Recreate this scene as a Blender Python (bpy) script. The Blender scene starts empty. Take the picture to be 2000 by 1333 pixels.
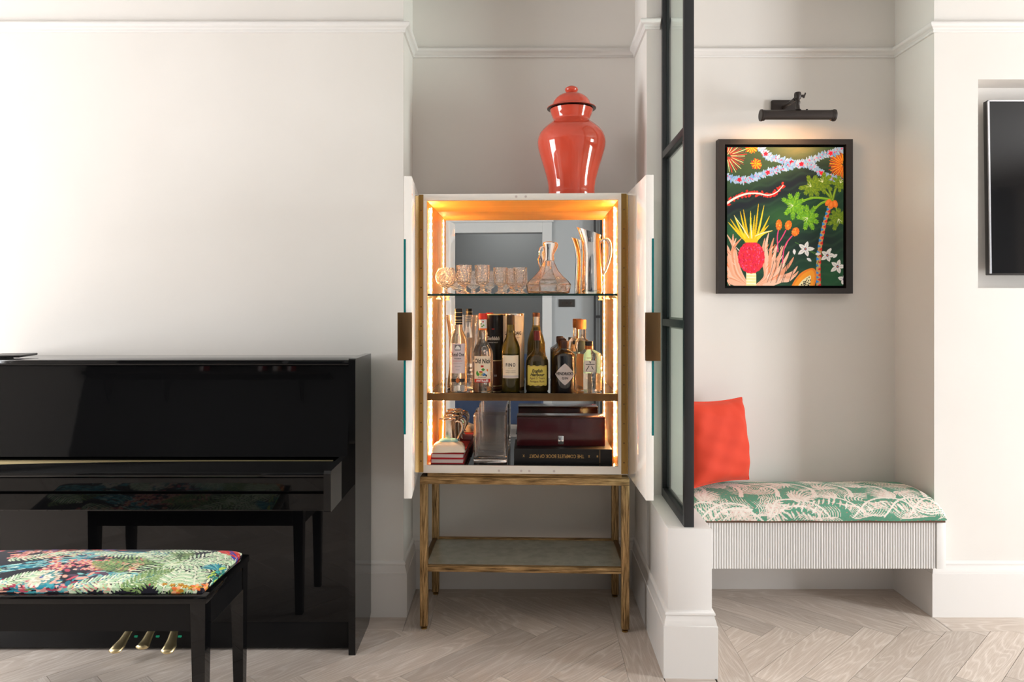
import bpy, bmesh, math, random
import numpy as np
from mathutils import Vector, Matrix
random.seed(7)
PI = math.pi
SC = bpy.context.scene
COL = SC.collection
def R(d): return math.radians(d)
def lin(c):
    return tuple(((v/255)/12.92 if v/255 <= .04045 else ((v/255+.055)/1.055)**2.4) for v in c)

# ------------------------------------------------------------------ camera, world, light, exposure
cam_d = bpy.data.cameras.new('camera'); cam = bpy.data.objects.new('camera', cam_d); COL.objects.link(cam)
cam.location = (0, 0, 1.35); cam.rotation_euler = (PI/2, 0, 0)
cam_d.sensor_width = 36; cam_d.lens = 36*1450/2000
cam_d.shift_x = 15/2000; cam_d.shift_y = -63.5/2000
cam_d.clip_start = .05
SC.camera = cam
w = bpy.data.worlds.new('daylight'); SC.world = w; w.use_nodes = True
w.node_tree.nodes['Background'].inputs[0].default_value = (.82, .91, 1, 1)
w.node_tree.nodes['Background'].inputs[1].default_value = 1.6
def area(name, loc, rot, sx, sy, power, col=(1, 1, 1)):
    l = bpy.data.lights.new(name, 'AREA'); l.shape = 'RECTANGLE'; l.size = sx; l.size_y = sy
    l.energy = power; l.color = col
    o = bpy.data.objects.new(name, l); COL.objects.link(o); o.location = loc; o.rotation_euler = rot
    return o
area('window_daylight_left', (-4.62, 1.75, 1.55), (0, R(-90), 0), 1.9, 2.3, 205, (.98, .985, 1))
area('window_daylight_right', (6.02, .85, 1.29), (0, R(90), 0), 2.4, 1.25, 350, (.95, .975, 1))
area('hall_fill_light', (-.4, -2.7, 2.9), (0, 0, 0), .8, .8, 14, (1, .97, .93))  # added fill that lifts the hall in the mirror; no real fitting
SC.view_settings.view_transform = 'Standard'; SC.view_settings.look = 'None'
SC.view_settings.gamma = 1; SC.view_settings.use_curve_mapping = False
SC.view_settings.exposure = 0.24
SC.cycles.max_bounces = 14; SC.cycles.transmission_bounces = 12; SC.cycles.glossy_bounces = 6
SC.cycles.diffuse_bounces = 5; SC.cycles.transparent_max_bounces = 12
SC.cycles.sample_clamp_indirect = 25

# ------------------------------------------------------------------ materials
MATS = {}
def mat(name, col=(.8, .8, .8), rough=.5, metal=0, spec=.5, coat=0, trans=0, ior=1.45, emit=None, es=0, bump=None, sheen=0):
    m = bpy.data.materials.new(name); m.use_nodes = True
    b = m.node_tree.nodes['Principled BSDF']
    b.inputs['Base Color'].default_value = (*col[:3], 1)
    b.inputs['Roughness'].default_value = rough; b.inputs['Metallic'].default_value = metal
    b.inputs['Specular IOR Level'].default_value = spec; b.inputs['IOR'].default_value = ior
    b.inputs['Coat Weight'].default_value = coat; b.inputs['Coat Roughness'].default_value = .03
    b.inputs['Transmission Weight'].default_value = trans
    b.inputs['Sheen Weight'].default_value = sheen
    if emit: b.inputs['Emission Color'].default_value = (*emit, 1); b.inputs['Emission Strength'].default_value = es
    if bump:
        nt = m.node_tree; t = nt.nodes.new('ShaderNodeTexCoord'); n = nt.nodes.new('ShaderNodeTexNoise')
        n.inputs['Scale'].default_value = bump[0]; n.inputs['Detail'].default_value = 4
        bp = nt.nodes.new('ShaderNodeBump'); bp.inputs['Strength'].default_value = bump[1]; bp.inputs['Distance'].default_value = .002
        nt.links.new(t.outputs['Object'], n.inputs['Vector']); nt.links.new(n.outputs['Fac'], bp.inputs['Height'])
        nt.links.new(bp.outputs['Normal'], b.inputs['Normal'])
    MATS[name] = m
    return m
def nodes(m): return m.node_tree.nodes, m.node_tree.links, m.node_tree.nodes['Principled BSDF']
def ramp_mix(m, src, stops, target='Base Color'):
    N, L, b = nodes(m); r = N.new('ShaderNodeValToRGB')
    e = r.color_ramp.elements
    while len(e) < len(stops): e.new(.5)
    for i, (p, c) in enumerate(stops): e[i].position = p; e[i].color = (*c, 1)
    L.new(src, r.inputs[0]); L.new(r.outputs[0], b.inputs[target]); return r
def noise_tex(m, scale, sc3=(1, 1, 1), detail=4, coord='Object', rough=.55, dist=0):
    N, L, b = nodes(m); t = N.new('ShaderNodeTexCoord'); mp = N.new('ShaderNodeMapping'); n = N.new('ShaderNodeTexNoise')
    mp.inputs['Scale'].default_value = sc3; n.inputs['Scale'].default_value = scale; n.inputs['Detail'].default_value = detail
    n.inputs['Roughness'].default_value = rough; n.inputs['Distortion'].default_value = dist
    L.new(t.outputs[coord], mp.inputs[0]); L.new(mp.outputs[0], n.inputs['Vector']); return n.outputs['Fac'], mp
def bump_from(m, src, strength, dist=.002):
    N, L, b = nodes(m); bp = N.new('ShaderNodeBump'); bp.inputs['Strength'].default_value = strength; bp.inputs['Distance'].default_value = dist
    L.new(src, bp.inputs['Height']); L.new(bp.outputs['Normal'], b.inputs['Normal'])

WALL = mat('wall_paint', (.70, .664, .622), .85, spec=.25)
f, _ = noise_tex(WALL, 2.5); ramp_mix(WALL, f, [(.3, (.70, .662, .618)), (.7, (.72, .683, .64))])
f2, _ = noise_tex(WALL, 320, detail=2); bump_from(WALL, f2, .06)
WOODWORK = mat('woodwork_paint', (.72, .69, .66), .42, spec=.4)
CEIL = mat('ceiling_paint', (.62, .61, .59), .9)
WALLGREY = mat('grey_wall_paint', (.30, .315, .325), .8)
TRIMDIM = mat('dimmed_white_trim_paint', (.46, .47, .47), .5)  # white trim greyed in its base colour to look dimmer in the mirror
WALLBLUE = mat('pale_grey_wall_paint', (.30, .32, .33), .8)
DARKGREY = mat('charcoal_wall_paint', (.075, .075, .075), .85)
STEEL = mat('black_steel_paint', (.018, .019, .021), .42, spec=.5)
LACQ = mat('black_lacquer', (.0035, .0035, .0038), .03, spec=.42)
f, _ = noise_tex(LACQ, 9, detail=3); bump_from(LACQ, f, .012, .004)
LACQ3 = mat('black_lacquer_key_rail', (.003, .003, .003), .04, spec=.24)
LACQ2 = mat('black_satin_lacquer', (.005, .005, .0055), .28, spec=.22)
WHITELQ = mat('cream_lacquer', (.88, .84, .78), .045, spec=.6, coat=.3)
BRASS = mat('antique_brass', (.36, .22, .07), .34, metal=1)
f, _ = noise_tex(BRASS, 6, (1, 1, .15)); ramp_mix(BRASS, f, [(.3, (.25, .15, .045)), (.7, (.45, .28, .09))])
BRONZE = mat('dark_bronze', (.17, .10, .05), .38, metal=1)
f, _ = noise_tex(BRONZE, 9, (1, 1, .12)); ramp_mix(BRONZE, f, [(.3, (.12, .068, .03)), (.7, (.21, .125, .06))])
POLBRASS = mat('polished_brass', (.86, .69, .38), .34, metal=1)
HEX = mat('brushed_gilt_wood', (.3, .17, .06), .42, metal=.55)
def gilt(m, sc3):
    f, _ = noise_tex(m, 210, sc3, 5, rough=.65)
    ramp_mix(m, f, [(.33, (.07, .038, .015)), (.48, (.33, .20, .08)), (.66, (.66, .44, .21))]); bump_from(m, f, .35, .002)
gilt(HEX, (1, 1, .05))
HEXH = mat('brushed_gilt_wood_crosswise', (.3, .17, .06), .42, metal=.55); gilt(HEXH, (.05, 1, 1))
AMBER = mat('amber_veneer', (.8, .38, .06), .42, coat=.0)
f, _ = noise_tex(AMBER, 14, (1, 1, .05), 5); ramp_mix(AMBER, f, [(.3, (.74, .33, .05)), (.7, (.86, .43, .085))])
AMBERH = mat('amber_veneer_crosswise', (.8, .38, .06), .6, spec=.3)
f, _ = noise_tex(AMBERH, 14, (.05, 1, 1), 5); ramp_mix(AMBERH, f, [(.3, (.74, .33, .05)), (.7, (.86, .43, .085))])
MIRROR = mat('mirror_silvering', (.86, .88, .88), .004, metal=1)
ANTIQUE = mat('antique_mirror', (.5, .5, .45), .2, metal=.55)
f, _ = noise_tex(ANTIQUE, 22, detail=6); ramp_mix(ANTIQUE, f, [(.35, (.46, .47, .40)), (.6, (.58, .59, .51))])
BLKGLASS = mat('black_glass', (.006, .006, .006), .03, spec=.8)
LED = mat('warm_led', (1, .8, .5), .5, emit=(1, .60, .27), es=640)
TEAL = mat('teal_glass_edge', (.0, .13, .13), .15, spec=.6)
GLASS = mat('clear_glass', (1, 1, 1), .0, trans=1, ior=1.47)
CRYSTAL = mat('cut_crystal', (1, 1, 1), .0, trans=1, ior=1.54)
SPIRIT = mat('clear_spirit_glass', (.99, 1, .99), .0, trans=1, ior=1.4)
SHELFG = mat('green_edge_glass', (.80, .93, .89), .0, trans=1, ior=1.5)
EDGEG = mat('dark_green_glass_edge', (.004, .03, .024), .12, spec=.6)
def glassmix(m, tint, frac, bump=None):
    nt = m.node_tree; b = nt.nodes['Principled BSDF']; out = nt.nodes['Material Output']
    t = nt.nodes.new('ShaderNodeBsdfTranslucent'); t.inputs[0].default_value = (*tint, 1); d = nt.nodes.new('ShaderNodeBsdfDiffuse'); d.inputs[0].default_value = (*tint, 1)
    a = nt.nodes.new('ShaderNodeMixShader'); a.inputs[0].default_value = .5; x = nt.nodes.new('ShaderNodeMixShader'); x.inputs[0].default_value = frac
    nt.links.new(t.outputs[0], a.inputs[1]); nt.links.new(d.outputs[0], a.inputs[2]); nt.links.new(b.outputs[0], x.inputs[1]); nt.links.new(a.outputs[0], x.inputs[2]); nt.links.new(x.outputs[0], out.inputs[0])
    if bump:
        c = nt.nodes.new('ShaderNodeTexCoord'); v = nt.nodes.new('ShaderNodeTexVoronoi'); v.inputs['Scale'].default_value = bump[0]
        bp = nt.nodes.new('ShaderNodeBump'); bp.inputs['Strength'].default_value = bump[1]; bp.inputs['Distance'].default_value = .004
        nt.links.new(c.outputs['Object'], v.inputs['Vector']); nt.links.new(v.outputs['Distance'], bp.inputs['Height']); nt.links.new(bp.outputs[0], b.inputs['Normal'])
glassmix(CRYSTAL, (1, .97, .93), .05, (110, .8)); glassmix(GLASS, (1, .97, .94), .03); glassmix(SPIRIT, (1, .98, .94), .04, (40, .12))
DECG = mat('decanter_glass', (1, 1, 1), .0, trans=1, ior=1.5); glassmix(DECG, (1, .96, .92), .04, (25, .3))
OLIVEG = mat('olive_glass', (.30, .24, .035), .01, trans=.9, ior=1.45)
AMBG = mat('amber_green_glass', (.11, .075, .012), .01, trans=.75, ior=1.45, spec=.7)
BLKBOT = mat('black_bottle_glass', (.006, .005, .006), .06, spec=.7, coat=.4)
SILVER = mat('polished_silver', (.90, .88, .86), .05, metal=1)
PEWTER = mat('polished_pewter', (.80, .72, .62), .14, metal=1)
CORAL = mat('coral_glaze', (.56, .068, .036), .05, spec=.5, coat=.4)
BLACKRIM = mat('black_glaze', (.006, .003, .003), .1)
def pane_mat(name, tint):
    m = bpy.data.materials.new(name); m.use_nodes = True; nt = m.node_tree; nt.nodes.clear()
    o = nt.nodes.new('ShaderNodeOutputMaterial'); t = nt.nodes.new('ShaderNodeBsdfTransparent'); g = nt.nodes.new('ShaderNodeBsdfGlossy')
    mx = nt.nodes.new('ShaderNodeMixShader'); fr = nt.nodes.new('ShaderNodeFresnel'); ge = nt.nodes.new('ShaderNodeNewGeometry'); mr = nt.nodes.new('ShaderNodeMapRange'); mr.inputs[3].default_value = 1.5; mr.inputs[4].default_value = 1/1.5
    nt.links.new(ge.outputs['Backfacing'], mr.inputs[0]); nt.links.new(mr.outputs[0], fr.inputs[0])
    t.inputs[0].default_value = (*tint, 1); g.inputs['Roughness'].default_value = .0; g.inputs[0].default_value = (.95, .97, .96, 1)
    nt.links.new(fr.outputs[0], mx.inputs[0]); nt.links.new(t.outputs[0], mx.inputs[1]); nt.links.new(g.outputs[0], mx.inputs[2]); nt.links.new(mx.outputs[0], o.inputs[0])
    MATS[name] = m; return m
PANE = pane_mat('window_pane_glass', (.90, .96, .93))
RED = mat('coral_velvet', (.62, .035, .018), .8, sheen=.2)
MATS['coral_velvet'].node_tree.nodes['Principled BSDF'].inputs['Sheen Tint'].default_value = (1, .35, .25, 1)
f, _ = noise_tex(RED, 5); ramp_mix(RED, f, [(.3, (.54, .032, .008)), (.7, (.59, .038, .010))])
PAPER = mat('white_paper', (.82, .80, .78), .7)
def flat(name, rgb, rough=.6, metal=0): return mat(name, lin(rgb), rough, metal)
INK = flat('black_ink', (28, 24, 24)); GOLDINK = flat('gold_ink', (190, 150, 90)); REDINK = flat('red_ink', (190, 40, 30)); WHITEINK = flat('white_ink', (235, 230, 225))
GREYINK = flat('grey_ink', (120, 115, 120)); BROWNINK = flat('brown_ink', (110, 80, 50)); CREAM = flat('cream_paper', (238, 224, 200)); LILAC = flat('lilac_paper', (222, 208, 212))
YELLOWP = flat('yellow_paper', (212, 194, 92)); SILVERP = flat('silver_paper', (200, 192, 190)); GREENINK = flat('green_ink', (70, 150, 60)); BLUEINK = flat('blue_ink', (50, 120, 180)); ORANGEINK = flat('orange_ink', (235, 120, 50))
BURG = flat('burgundy_foil', (105, 22, 26), .35); REDCAP = flat('red_cap', (225, 50, 35), .35); BLKCAP = flat('black_cap', (22, 20, 20), .35); COPPERF = flat('copper_foil', (190, 110, 60), .3, .6)
CORK = flat('wooden_stopper', (205, 130, 70), .5); BROWNCAP = flat('brown_tube', (95, 50, 28), .4); BLKTUBE = flat('black_tube', (24, 20, 20), .3)
REDBOOK = flat('red_cloth', (178, 22, 34), .6); PAGES = flat('page_edges', (214, 206, 205), .8); BLKBOOK = flat('black_cloth', (16, 16, 17), .5)
MAHOG = mat('mahogany_lacquer', (.09, .012, .014), .22, coat=.3)
f, _ = noise_tex(MAHOG, 12, (.05, 1, 1), 5); ramp_mix(MAHOG, f, [(.3, (.050, .0075, .011)), (.7, (.085, .011, .015))])
CLOTH = flat('cream_cloth', (238, 226, 208), .85); BLUECLOTH = flat('blue_patch_cloth', (120, 185, 205), .8)
BLACKWOOD = mat('black_brown_frame', (.022, .016, .013), .4)
LAMPM = mat('aged_bronze_paint', (.028, .020, .017), .42, metal=.3)
TVBLK = mat('screen_black', (.004, .004, .005), .07); TVSIL = mat('silver_bezel', (.62, .62, .65), .25, metal=1); PLASTIC = mat('black_plastic', (.02, .018, .016), .4)
NAVY = mat('navy_fabric', (.012, .025, .06), .85, bump=(300, .3))
HOT = mat('picture_lamp_tube', (1, .9, .7), .5, emit=(1, .56, .27), es=95)
FELT = flat('green_felt', (10, 135, 100), .9)
SPRUCE = mat('bench_white_paint', (.76, .74, .715), .3, spec=.5)

# oak planks: limed grain, tone per plank
OAK = mat('limed_oak', (.5, .4, .32), .42, spec=.4)
def oak():
    N, L, b = nodes(OAK)
    uv = N.new('ShaderNodeUVMap'); mp = N.new('ShaderNodeMapping'); oi = N.new('ShaderNodeObjectInfo')
    L.new(uv.outputs[0], mp.inputs[0])
    wn = N.new('ShaderNodeTexNoise'); wn.inputs['Scale'].default_value = 1; wn.inputs['Detail'].default_value = 2; wn.inputs['Distortion'].default_value = .25
    m2 = N.new('ShaderNodeMapping'); m2.inputs['Scale'].default_value = (1.0, 7, 1); L.new(mp.outputs[0], m2.inputs[0]); L.new(m2.outputs[0], wn.inputs['Vector'])
    mul = N.new('ShaderNodeMath'); mul.operation = 'MULTIPLY'; mul.inputs[1].default_value = 19; L.new(wn.outputs['Fac'], mul.inputs[0])
    fr = N.new('ShaderNodeMath'); fr.operation = 'PINGPONG'; fr.inputs[1].default_value = .5; L.new(mul.outputs[0], fr.inputs[0])
    fine = N.new('ShaderNodeTexNoise'); fine.inputs['Scale'].default_value = 1; fine.inputs['Detail'].default_value = 5; fine.inputs['Roughness'].default_value = .7
    m3 = N.new('ShaderNodeMapping'); m3.inputs['Scale'].default_value = (9, 260, 1); L.new(mp.outputs[0], m3.inputs[0]); L.new(m3.outputs[0], fine.inputs['Vector'])
    r1 = N.new('ShaderNodeValToRGB'); e = r1.color_ramp.elements
    e[0].position = .0; e[0].color = (.71, .64, .58, 1); e[1].position = .20; e[1].color = (.53, .445, .38, 1)
    r1.color_ramp.elements.new(.5).color = (.485, .40, .335, 1)
    L.new(fr.outputs[0], r1.inputs[0])
    r2 = N.new('ShaderNodeValToRGB'); e = r2.color_ramp.elements
    e[0].position = .38; e[0].color = (.46, .38, .315, 1); e[1].position = .66; e[1].color = (.70, .63, .57, 1); L.new(fine.outputs['Fac'], r2.inputs[0])
    mx = N.new('ShaderNodeMix'); mx.data_type = 'RGBA'; mx.inputs[0].default_value = .55
    L.new(r1.outputs[0], mx.inputs[6]); L.new(r2.outputs[0], mx.inputs[7])
    tone = N.new('ShaderNodeMapRange'); tone.inputs[3].default_value = .86; tone.inputs[4].default_value = 1.12; L.new(oi.outputs['Random'], tone.inputs[0])
    hs = N.new('ShaderNodeHueSaturation'); L.new(tone.outputs[0], hs.inputs['Value']); L.new(mx.outputs[2], hs.inputs['Color'])
    L.new(hs.outputs[0], b.inputs['Base Color'])
    bp = N.new('ShaderNodeBump'); bp.inputs['Strength'].default_value = .15; bp.inputs['Distance'].default_value = .001; L.new(fine.outputs['Fac'], bp.inputs['Height']); L.new(bp.outputs[0], b.inputs['Normal'])
oak()
SUBFLOOR = mat('dark_joint', (.24, .19, .155), .9)

# ------------------------------------------------------------------ mesh helpers
class MB:
    def __init__(s): s.v = []; s.f = []; s.uv = None
    def add(s, vs, fs):
        o = len(s.v); s.v += [tuple(p) for p in vs]; s.f += [tuple(i+o for i in q) for q in fs]; return s
    def box(s, x0, x1, y0, y1, z0, z1, c=0):
        if c <= 0:
            vs = [(x, y, z) for z in (z0, z1) for y in (y0, y1) for x in (x0, x1)]
            return s.add(vs, [(0, 2, 3, 1), (4, 5, 7, 6), (0, 1, 5, 4), (2, 6, 7, 3), (0, 4, 6, 2), (1, 3, 7, 5)])
        bm = bmesh.new(); bmesh.ops.create_cube(bm, size=1)
        for v in bm.verts: v.co = Vector(((x0+x1)/2+v.co.x*(x1-x0), (y0+y1)/2+v.co.y*(y1-y0), (z0+z1)/2+v.co.z*(z1-z0)))
        bmesh.ops.bevel(bm, geom=bm.edges[:], offset=c, segments=2, profile=.5, affect='EDGES')
        bm.verts.index_update(); vs = [v.co[:] for v in bm.verts]; fs = [[v.index for v in f.verts] for f in bm.faces]; bm.free()
        return s.add(vs, fs)
    def lathe(s, prof, n=32, cx=0, cy=0, zz=0, sx=1, sy=1, rot=0, fn=None):
        vs = []; fs = []
        for (r, z) in prof:
            for k in range(n):
                a = 2*PI*k/n+rot; rr = r*(fn(a, z) if fn else 1)
                vs.append((cx+rr*math.cos(a)*sx, cy+rr*math.sin(a)*sy, zz+z))
        m = len(prof)
        for i in range(m-1):
            for k in range(n):
                a, b = i*n+k, i*n+(k+1) % n; fs.append((a, b, b+n, a+n))
        if prof[0][0] > 1e-6: fs.append(tuple(range(n-1, -1, -1)))
        if prof[-1][0] > 1e-6: fs.append(tuple((m-1)*n+k for k in range(n)))
        return s.add(vs, fs)
    def tube(s, pts, r, n=10, flatx=1, caps=True):
        P = [Vector(p) for p in pts]; rs = r if isinstance(r, (list, tuple)) else [r]*len(P)
        vs = []; fs = []; up = None
        for i, p in enumerate(P):
            t = (P[min(i+1, len(P)-1)]-P[max(i-1, 0)]).normalized()
            if up is None: up = Vector((0, 1, 0)) if abs(t.y) < .9 else Vector((0, 0, 1))
            a = (up-t*up.dot(t)).normalized(); b = t.cross(a); up = a
            for k in range(n):
                q = 2*PI*k/n; vs.append(p+a*math.cos(q)*rs[i]*flatx+b*math.sin(q)*rs[i])
        for i in range(len(P)-1):
            for k in range(n):
                a, b = i*n+k, i*n+(k+1) % n; fs.append((a, b, b+n, a+n))
        if caps: fs.append(tuple(range(n-1, -1, -1))); fs.append(tuple((len(P)-1)*n+k for k in range(n)))
        return s.add(vs, fs)
    def prism(s, poly, axis, a0, a1):
        n = len(poly); vs = []
        for a in (a0, a1):
            for (p, q) in poly: vs.append({'x': (a, p, q), 'y': (p, a, q), 'z': (p, q, a)}[axis])
        fs = [tuple(range(n)), tuple(range(2*n-1, n-1, -1))]+[(i, i+n, (i+1) % n+n, (i+1) % n) for i in range(n)]
        return s.add(vs, fs)
    def build(s, name, m, parent=None, smooth=35, loc=None, rotz=None, fixn=True):
        me = bpy.data.meshes.new(name); me.from_pydata(s.v, [], s.f)
        if fixn:
            bm = bmesh.new(); bm.from_mesh(me); bmesh.ops.recalc_face_normals(bm, faces=bm.faces); bm.to_mesh(me); bm.free()
        me.materials.append(m)
        if smooth:
            me.shade_smooth(); me.set_sharp_from_angle(angle=R(smooth))
        o = bpy.data.objects.new(name, me); COL.objects.link(o)
        if parent: o.parent = parent
        if loc is not None: o.location = loc
        if rotz is not None: o.rotation_euler = (0, 0, rotz)
        return o
def tag(o, label=None, cat=None, group=None, kind=None):
    if label: o['label'] = label
    if cat: o['category'] = cat
    if group: o['group'] = group
    if kind: o['kind'] = kind
    return o
def thing(name, label, cat, loc=(0, 0, 0), rotz=0, group=None):
    o = bpy.data.objects.new(name, None); COL.objects.link(o); o.location = loc; o.rotation_euler = (0, 0, rotz); o.empty_display_size = .05
    return tag(o, label, cat, group)
def struct(name, mb, m, smooth=0, **k): return tag(mb.build(name, m, smooth=smooth, **k), kind='structure')
def copy_tree(o, loc=None, rotz=None, label=None):
    c = o.copy(); COL.objects.link(c)
    if loc is not None: c.location = loc
    if rotz is not None: c.rotation_euler = (0, 0, rotz)
    if label: c['label'] = label
    for ch in list(o.children):
        d = ch.copy(); COL.objects.link(d); d.parent = c
        for g in list(ch.children):
            e = g.copy(); COL.objects.link(e); e.parent = d
    return c
TXT = {}
def text_mesh(s, size=1, bold=0, align='CENTER', xs=1, shear=0, spacing=1):
    cu = bpy.data.curves.new('lettering', 'FONT'); cu.body = s; cu.size = size; cu.align_x = align; cu.align_y = 'CENTER'
    cu.offset = bold; cu.resolution_u = 3; cu.shear = shear; cu.space_character = spacing
    o = bpy.data.objects.new('lettering_source', cu); COL.objects.link(o); bpy.context.view_layer.update()
    me = o.evaluated_get(bpy.context.evaluated_depsgraph_get()).to_mesh()
    vs = [(v.co.x*xs, v.co.y) for v in me.vertices]; fs = [tuple(p.vertices) for p in me.polygons]
    o.to_mesh_clear(); bpy.data.objects.remove(o); bpy.data.curves.remove(cu)
    return vs, fs
def wrap_shape(vs, fs, Rr, z, parent, m, name='lettering', th0=-PI/2, lift=.0006):
    """flat x,y shape bent on a cylinder of radius Rr facing -y; Rr=None keeps it flat at y=-lift"""
    out = []
    for (x, y) in vs:
        if Rr: a = th0+x/Rr; out.append(((Rr+lift)*math.cos(a), (Rr+lift)*math.sin(a), z+y))
        else: out.append((x, -lift, z+y))
    return MB().add(out, fs).build(name, m, parent, smooth=0, fixn=False)
def label_patch(Rr, wdt, z0, z1, parent, m, name='paper_label', th0=-PI/2, lift=.0004, n=16, shape=None):
    vs = []; fs = []
    for i in range(n+1):
        x = -wdt/2+wdt*i/n; a = th0+x/Rr
        lo, hi = (z0, z1) if not shape else shape(i/n, z0, z1)
        for z in (lo, hi): vs.append(((Rr+lift)*math.cos(a), (Rr+lift)*math.sin(a), z))
    for i in range(n): fs.append((2*i, 2*i+2, 2*i+3, 2*i+1))
    return MB().add(vs, fs).build(name, m, parent, smooth=60, fixn=False)

# ------------------------------------------------------------------ room shell
TH = R(2.1); CS, SN = math.cos(TH), math.sin(TH)
YC, YR, XL, XR2 = 3.26, 3.587, -.443, 1.8875
def LW(u, v): return (.600+u*CS+v*SN, 2.726-u*SN+v*CS)          # frame of the low wall
H0 = 2.95
struct('wall_chimney', MB().box(-4.55, XL, YC, 3.8, 0, H0), WALL)
struct('wall_alcove', MB().box(XL, .74, YR, 3.8, 0, H0), WALL)
def rotbox(u0, u1, v0, v1, z0, z1, c=0):
    m = MB().box(u0, u1, v0, v1, z0, z1, c); m.v = [(*LW(x, y), z) for (x, y, z) in m.v]; return m
struct('wall_low', rotbox(0, .161, 0, .499, 0, .5416, .003), WOODWORK, smooth=35)
struct('wall_nib', rotbox(0, .161, .499, .90, 0, H0), WALL)
struct('wall_seat_alcove', MB().box(.72, XR2, YR, 3.8, 0, H0), WALL)
NX0, NX1, NZ0, NZ1, NY = 2.08, 3.44, 1.44, 2.357, 3.389
struct('wall_right_breast', MB().box(XR2, NX0, YC, NY, 0, H0).box(NX1, 5.9, YC, NY, 0, H0).box(NX0, NX1, YC, NY, 0, NZ0).box(NX0, NX1, YC, NY, NZ1, H0).box(XR2, 5.9, NY, 3.8, 0, H0), WALL)
def wall_hole_x(name, x0, x1, ya, yb, wy0, wy1, wz0, wz1, m):
    struct(name, MB().box(x0, x1, ya, wy0, 0, H0).box(x0, x1, wy1, yb, 0, H0).box(x0, x1, wy0, wy1, 0, wz0).box(x0, x1, wy0, wy1, wz1, H0), m)
wall_hole_x('wall_left', -4.55, -4.4, -1.95, YC, .75, 2.75, .6, 2.5, WALL)
wall_hole_x('wall_right', 5.8, 5.95, -1.95, YC, .2, 1.5, .08, 2.5, WALL)
def window(n, x, y0, y1, z0, z1):
    m = MB().box(x-.03, x+.03, y0, y0+.06, z0, z1).box(x-.03, x+.03, y1-.06, y1, z0, z1).box(x-.03, x+.03, y0+.06, y1-.06, z0, z0+.06).box(x-.03, x+.03, y0+.06, y1-.06, z1-.06, z1)
    o = struct('window_%d' % n, m, WOODWORK)
    for k in (1, 2): MB().box(x-.018, x+.018, y0+(y1-y0)*k/3-.015, y0+(y1-y0)*k/3+.015, z0+.06, z1-.06).build('glazing_bar', WOODWORK, o, 0)
    MB().box(x-.018, x+.018, y0+.06, y1-.06, (z0+z1)/2-.02, (z0+z1)/2+.02).build('sash_bar', WOODWORK, o, 0)
window(1, -4.48, .75, 2.75, .6, 2.5); window(2, 5.88, .2, 1.5, .08, 2.5)
# wall behind the camera with a doorway into a dark hall (seen in the cabinet mirror)
DX0, DX1, DZ, YN = -.98, .06, 2.24, -1.8
struct('wall_near', MB().box(DX1, 5.95, YN-.15, YN, 0, H0).box(DX0, DX1, YN-.15, YN, DZ, H0), WALLBLUE)
struct('wall_near_charcoal', MB().box(-4.55, DX0, YN-.15, YN, 0, H0), DARKGREY)
struct('wall_hall', MB().box(-2.2, 1.4, -3.6, -3.5, 0, H0).box(-2.3, -2.2, -3.5, YN-.15, 0, H0).box(1.4, 1.5, -3.5, YN-.15, 0, H0), WALLGREY)
struct('trim_doorway', MB().box(DX0-.11, DX0, YN, YN+.03, 0, DZ+.12, .004).box(DX1, DX1+.11, YN, YN+.03, 0, DZ+.12, .004).box(DX0, DX1, YN, YN+.03, DZ, DZ+.12, .004).box(DX0-.13, DX1+.13, YN, YN+.045, DZ+.12, DZ+.15, .004), TRIMDIM)
struct('ceiling', MB().box(-4.55, 5.95, -3.6, 3.8, H0, H0+.1), CEIL)

def sweep(path, prof, i0, i1, ends=(True, True)):
    """profile (protrusion, z) swept on plan path; the room lies to the right of travel"""
    P = [Vector(p) for p in path]; n = len(P); offs = []
    for i in range(n):
        d0 = (P[i]-P[i-1]).normalized() if i > 0 else None; d1 = (P[i+1]-P[i]).normalized() if i < n-1 else None
        nn = [Vector((d.y, -d.x)) for d in (d0, d1) if d is not None]
        if len(nn) == 1: offs.append(nn[0])
        else: b = (nn[0]+nn[1]).normalized(); offs.append(b/max(.2, b.dot(nn[0])))
    m = MB(); k = len(prof); vs = []; fs = []
    for i in range(i0, i1+1):
        for (p, z) in prof: q = P[i]+offs[i]*p; vs.append((q.x, q.y, z))
    for i in range(i1-i0):
        for j in range(k-1): a = i*k+j; fs.append((a, a+1, a+k+1, a+k))
    fs.append(tuple(range(k))); fs.append(tuple((i1-i0)*k+j for j in range(k-1, -1, -1)))
    return m.add(vs, fs)
SK = [(-.004, .0), (.018, 0), (.018, .189), (.015, .191), (.0145, .198), (.012, .208), (.0085, .218), (.007, .226), (.0105, .228), (.0105, .234), (.006, .241), (-.004, .245)]
PR = [(-.004, 2.560), (.008, 2.562), (.010, 2.567), (.008, 2.572), (.013, 2.576), (.016, 2.581), (.024, 2.583), (.030, 2.590), (.030, 2.598), (.024, 2.604), (-.004, 2.607)]
nl = LW(0, (YR-2.726)/CS); nr = LW(.161, (YR-2.726+.161*SN)/CS)
BP = [(-5.9, YC), (XL, YC), (XL, YR), nl, LW(0, 0), LW(.161, 0), nr, (XR2, YR), (XR2, YC), (5.8, YC)]
for nm, a, b in (('left', 0, 1), ('alcove', 1, 3), ('low_wall', 3, 6), ('seat_alcove', 6, 8), ('right', 8, 9)):
    struct('baseboard_'+nm, sweep(BP, SK, a, b), WOODWORK, smooth=50)
RP = [(-5.9, YC), (XL, YC), (XL, YR), nl, LW(0, .499), LW(.056, .499)]
struct('trim_1', sweep(RP, PR, 0, 1), WOODWORK, smooth=50); struct('trim_2', sweep(RP, PR, 1, 3), WOODWORK, smooth=50); struct('trim_3', sweep(RP, PR, 3, 5), WOODWORK, smooth=50)
RP2 = [LW(.161, .499), nr, (XR2, YR), (XR2, YC), (5.8, YC)]
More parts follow.
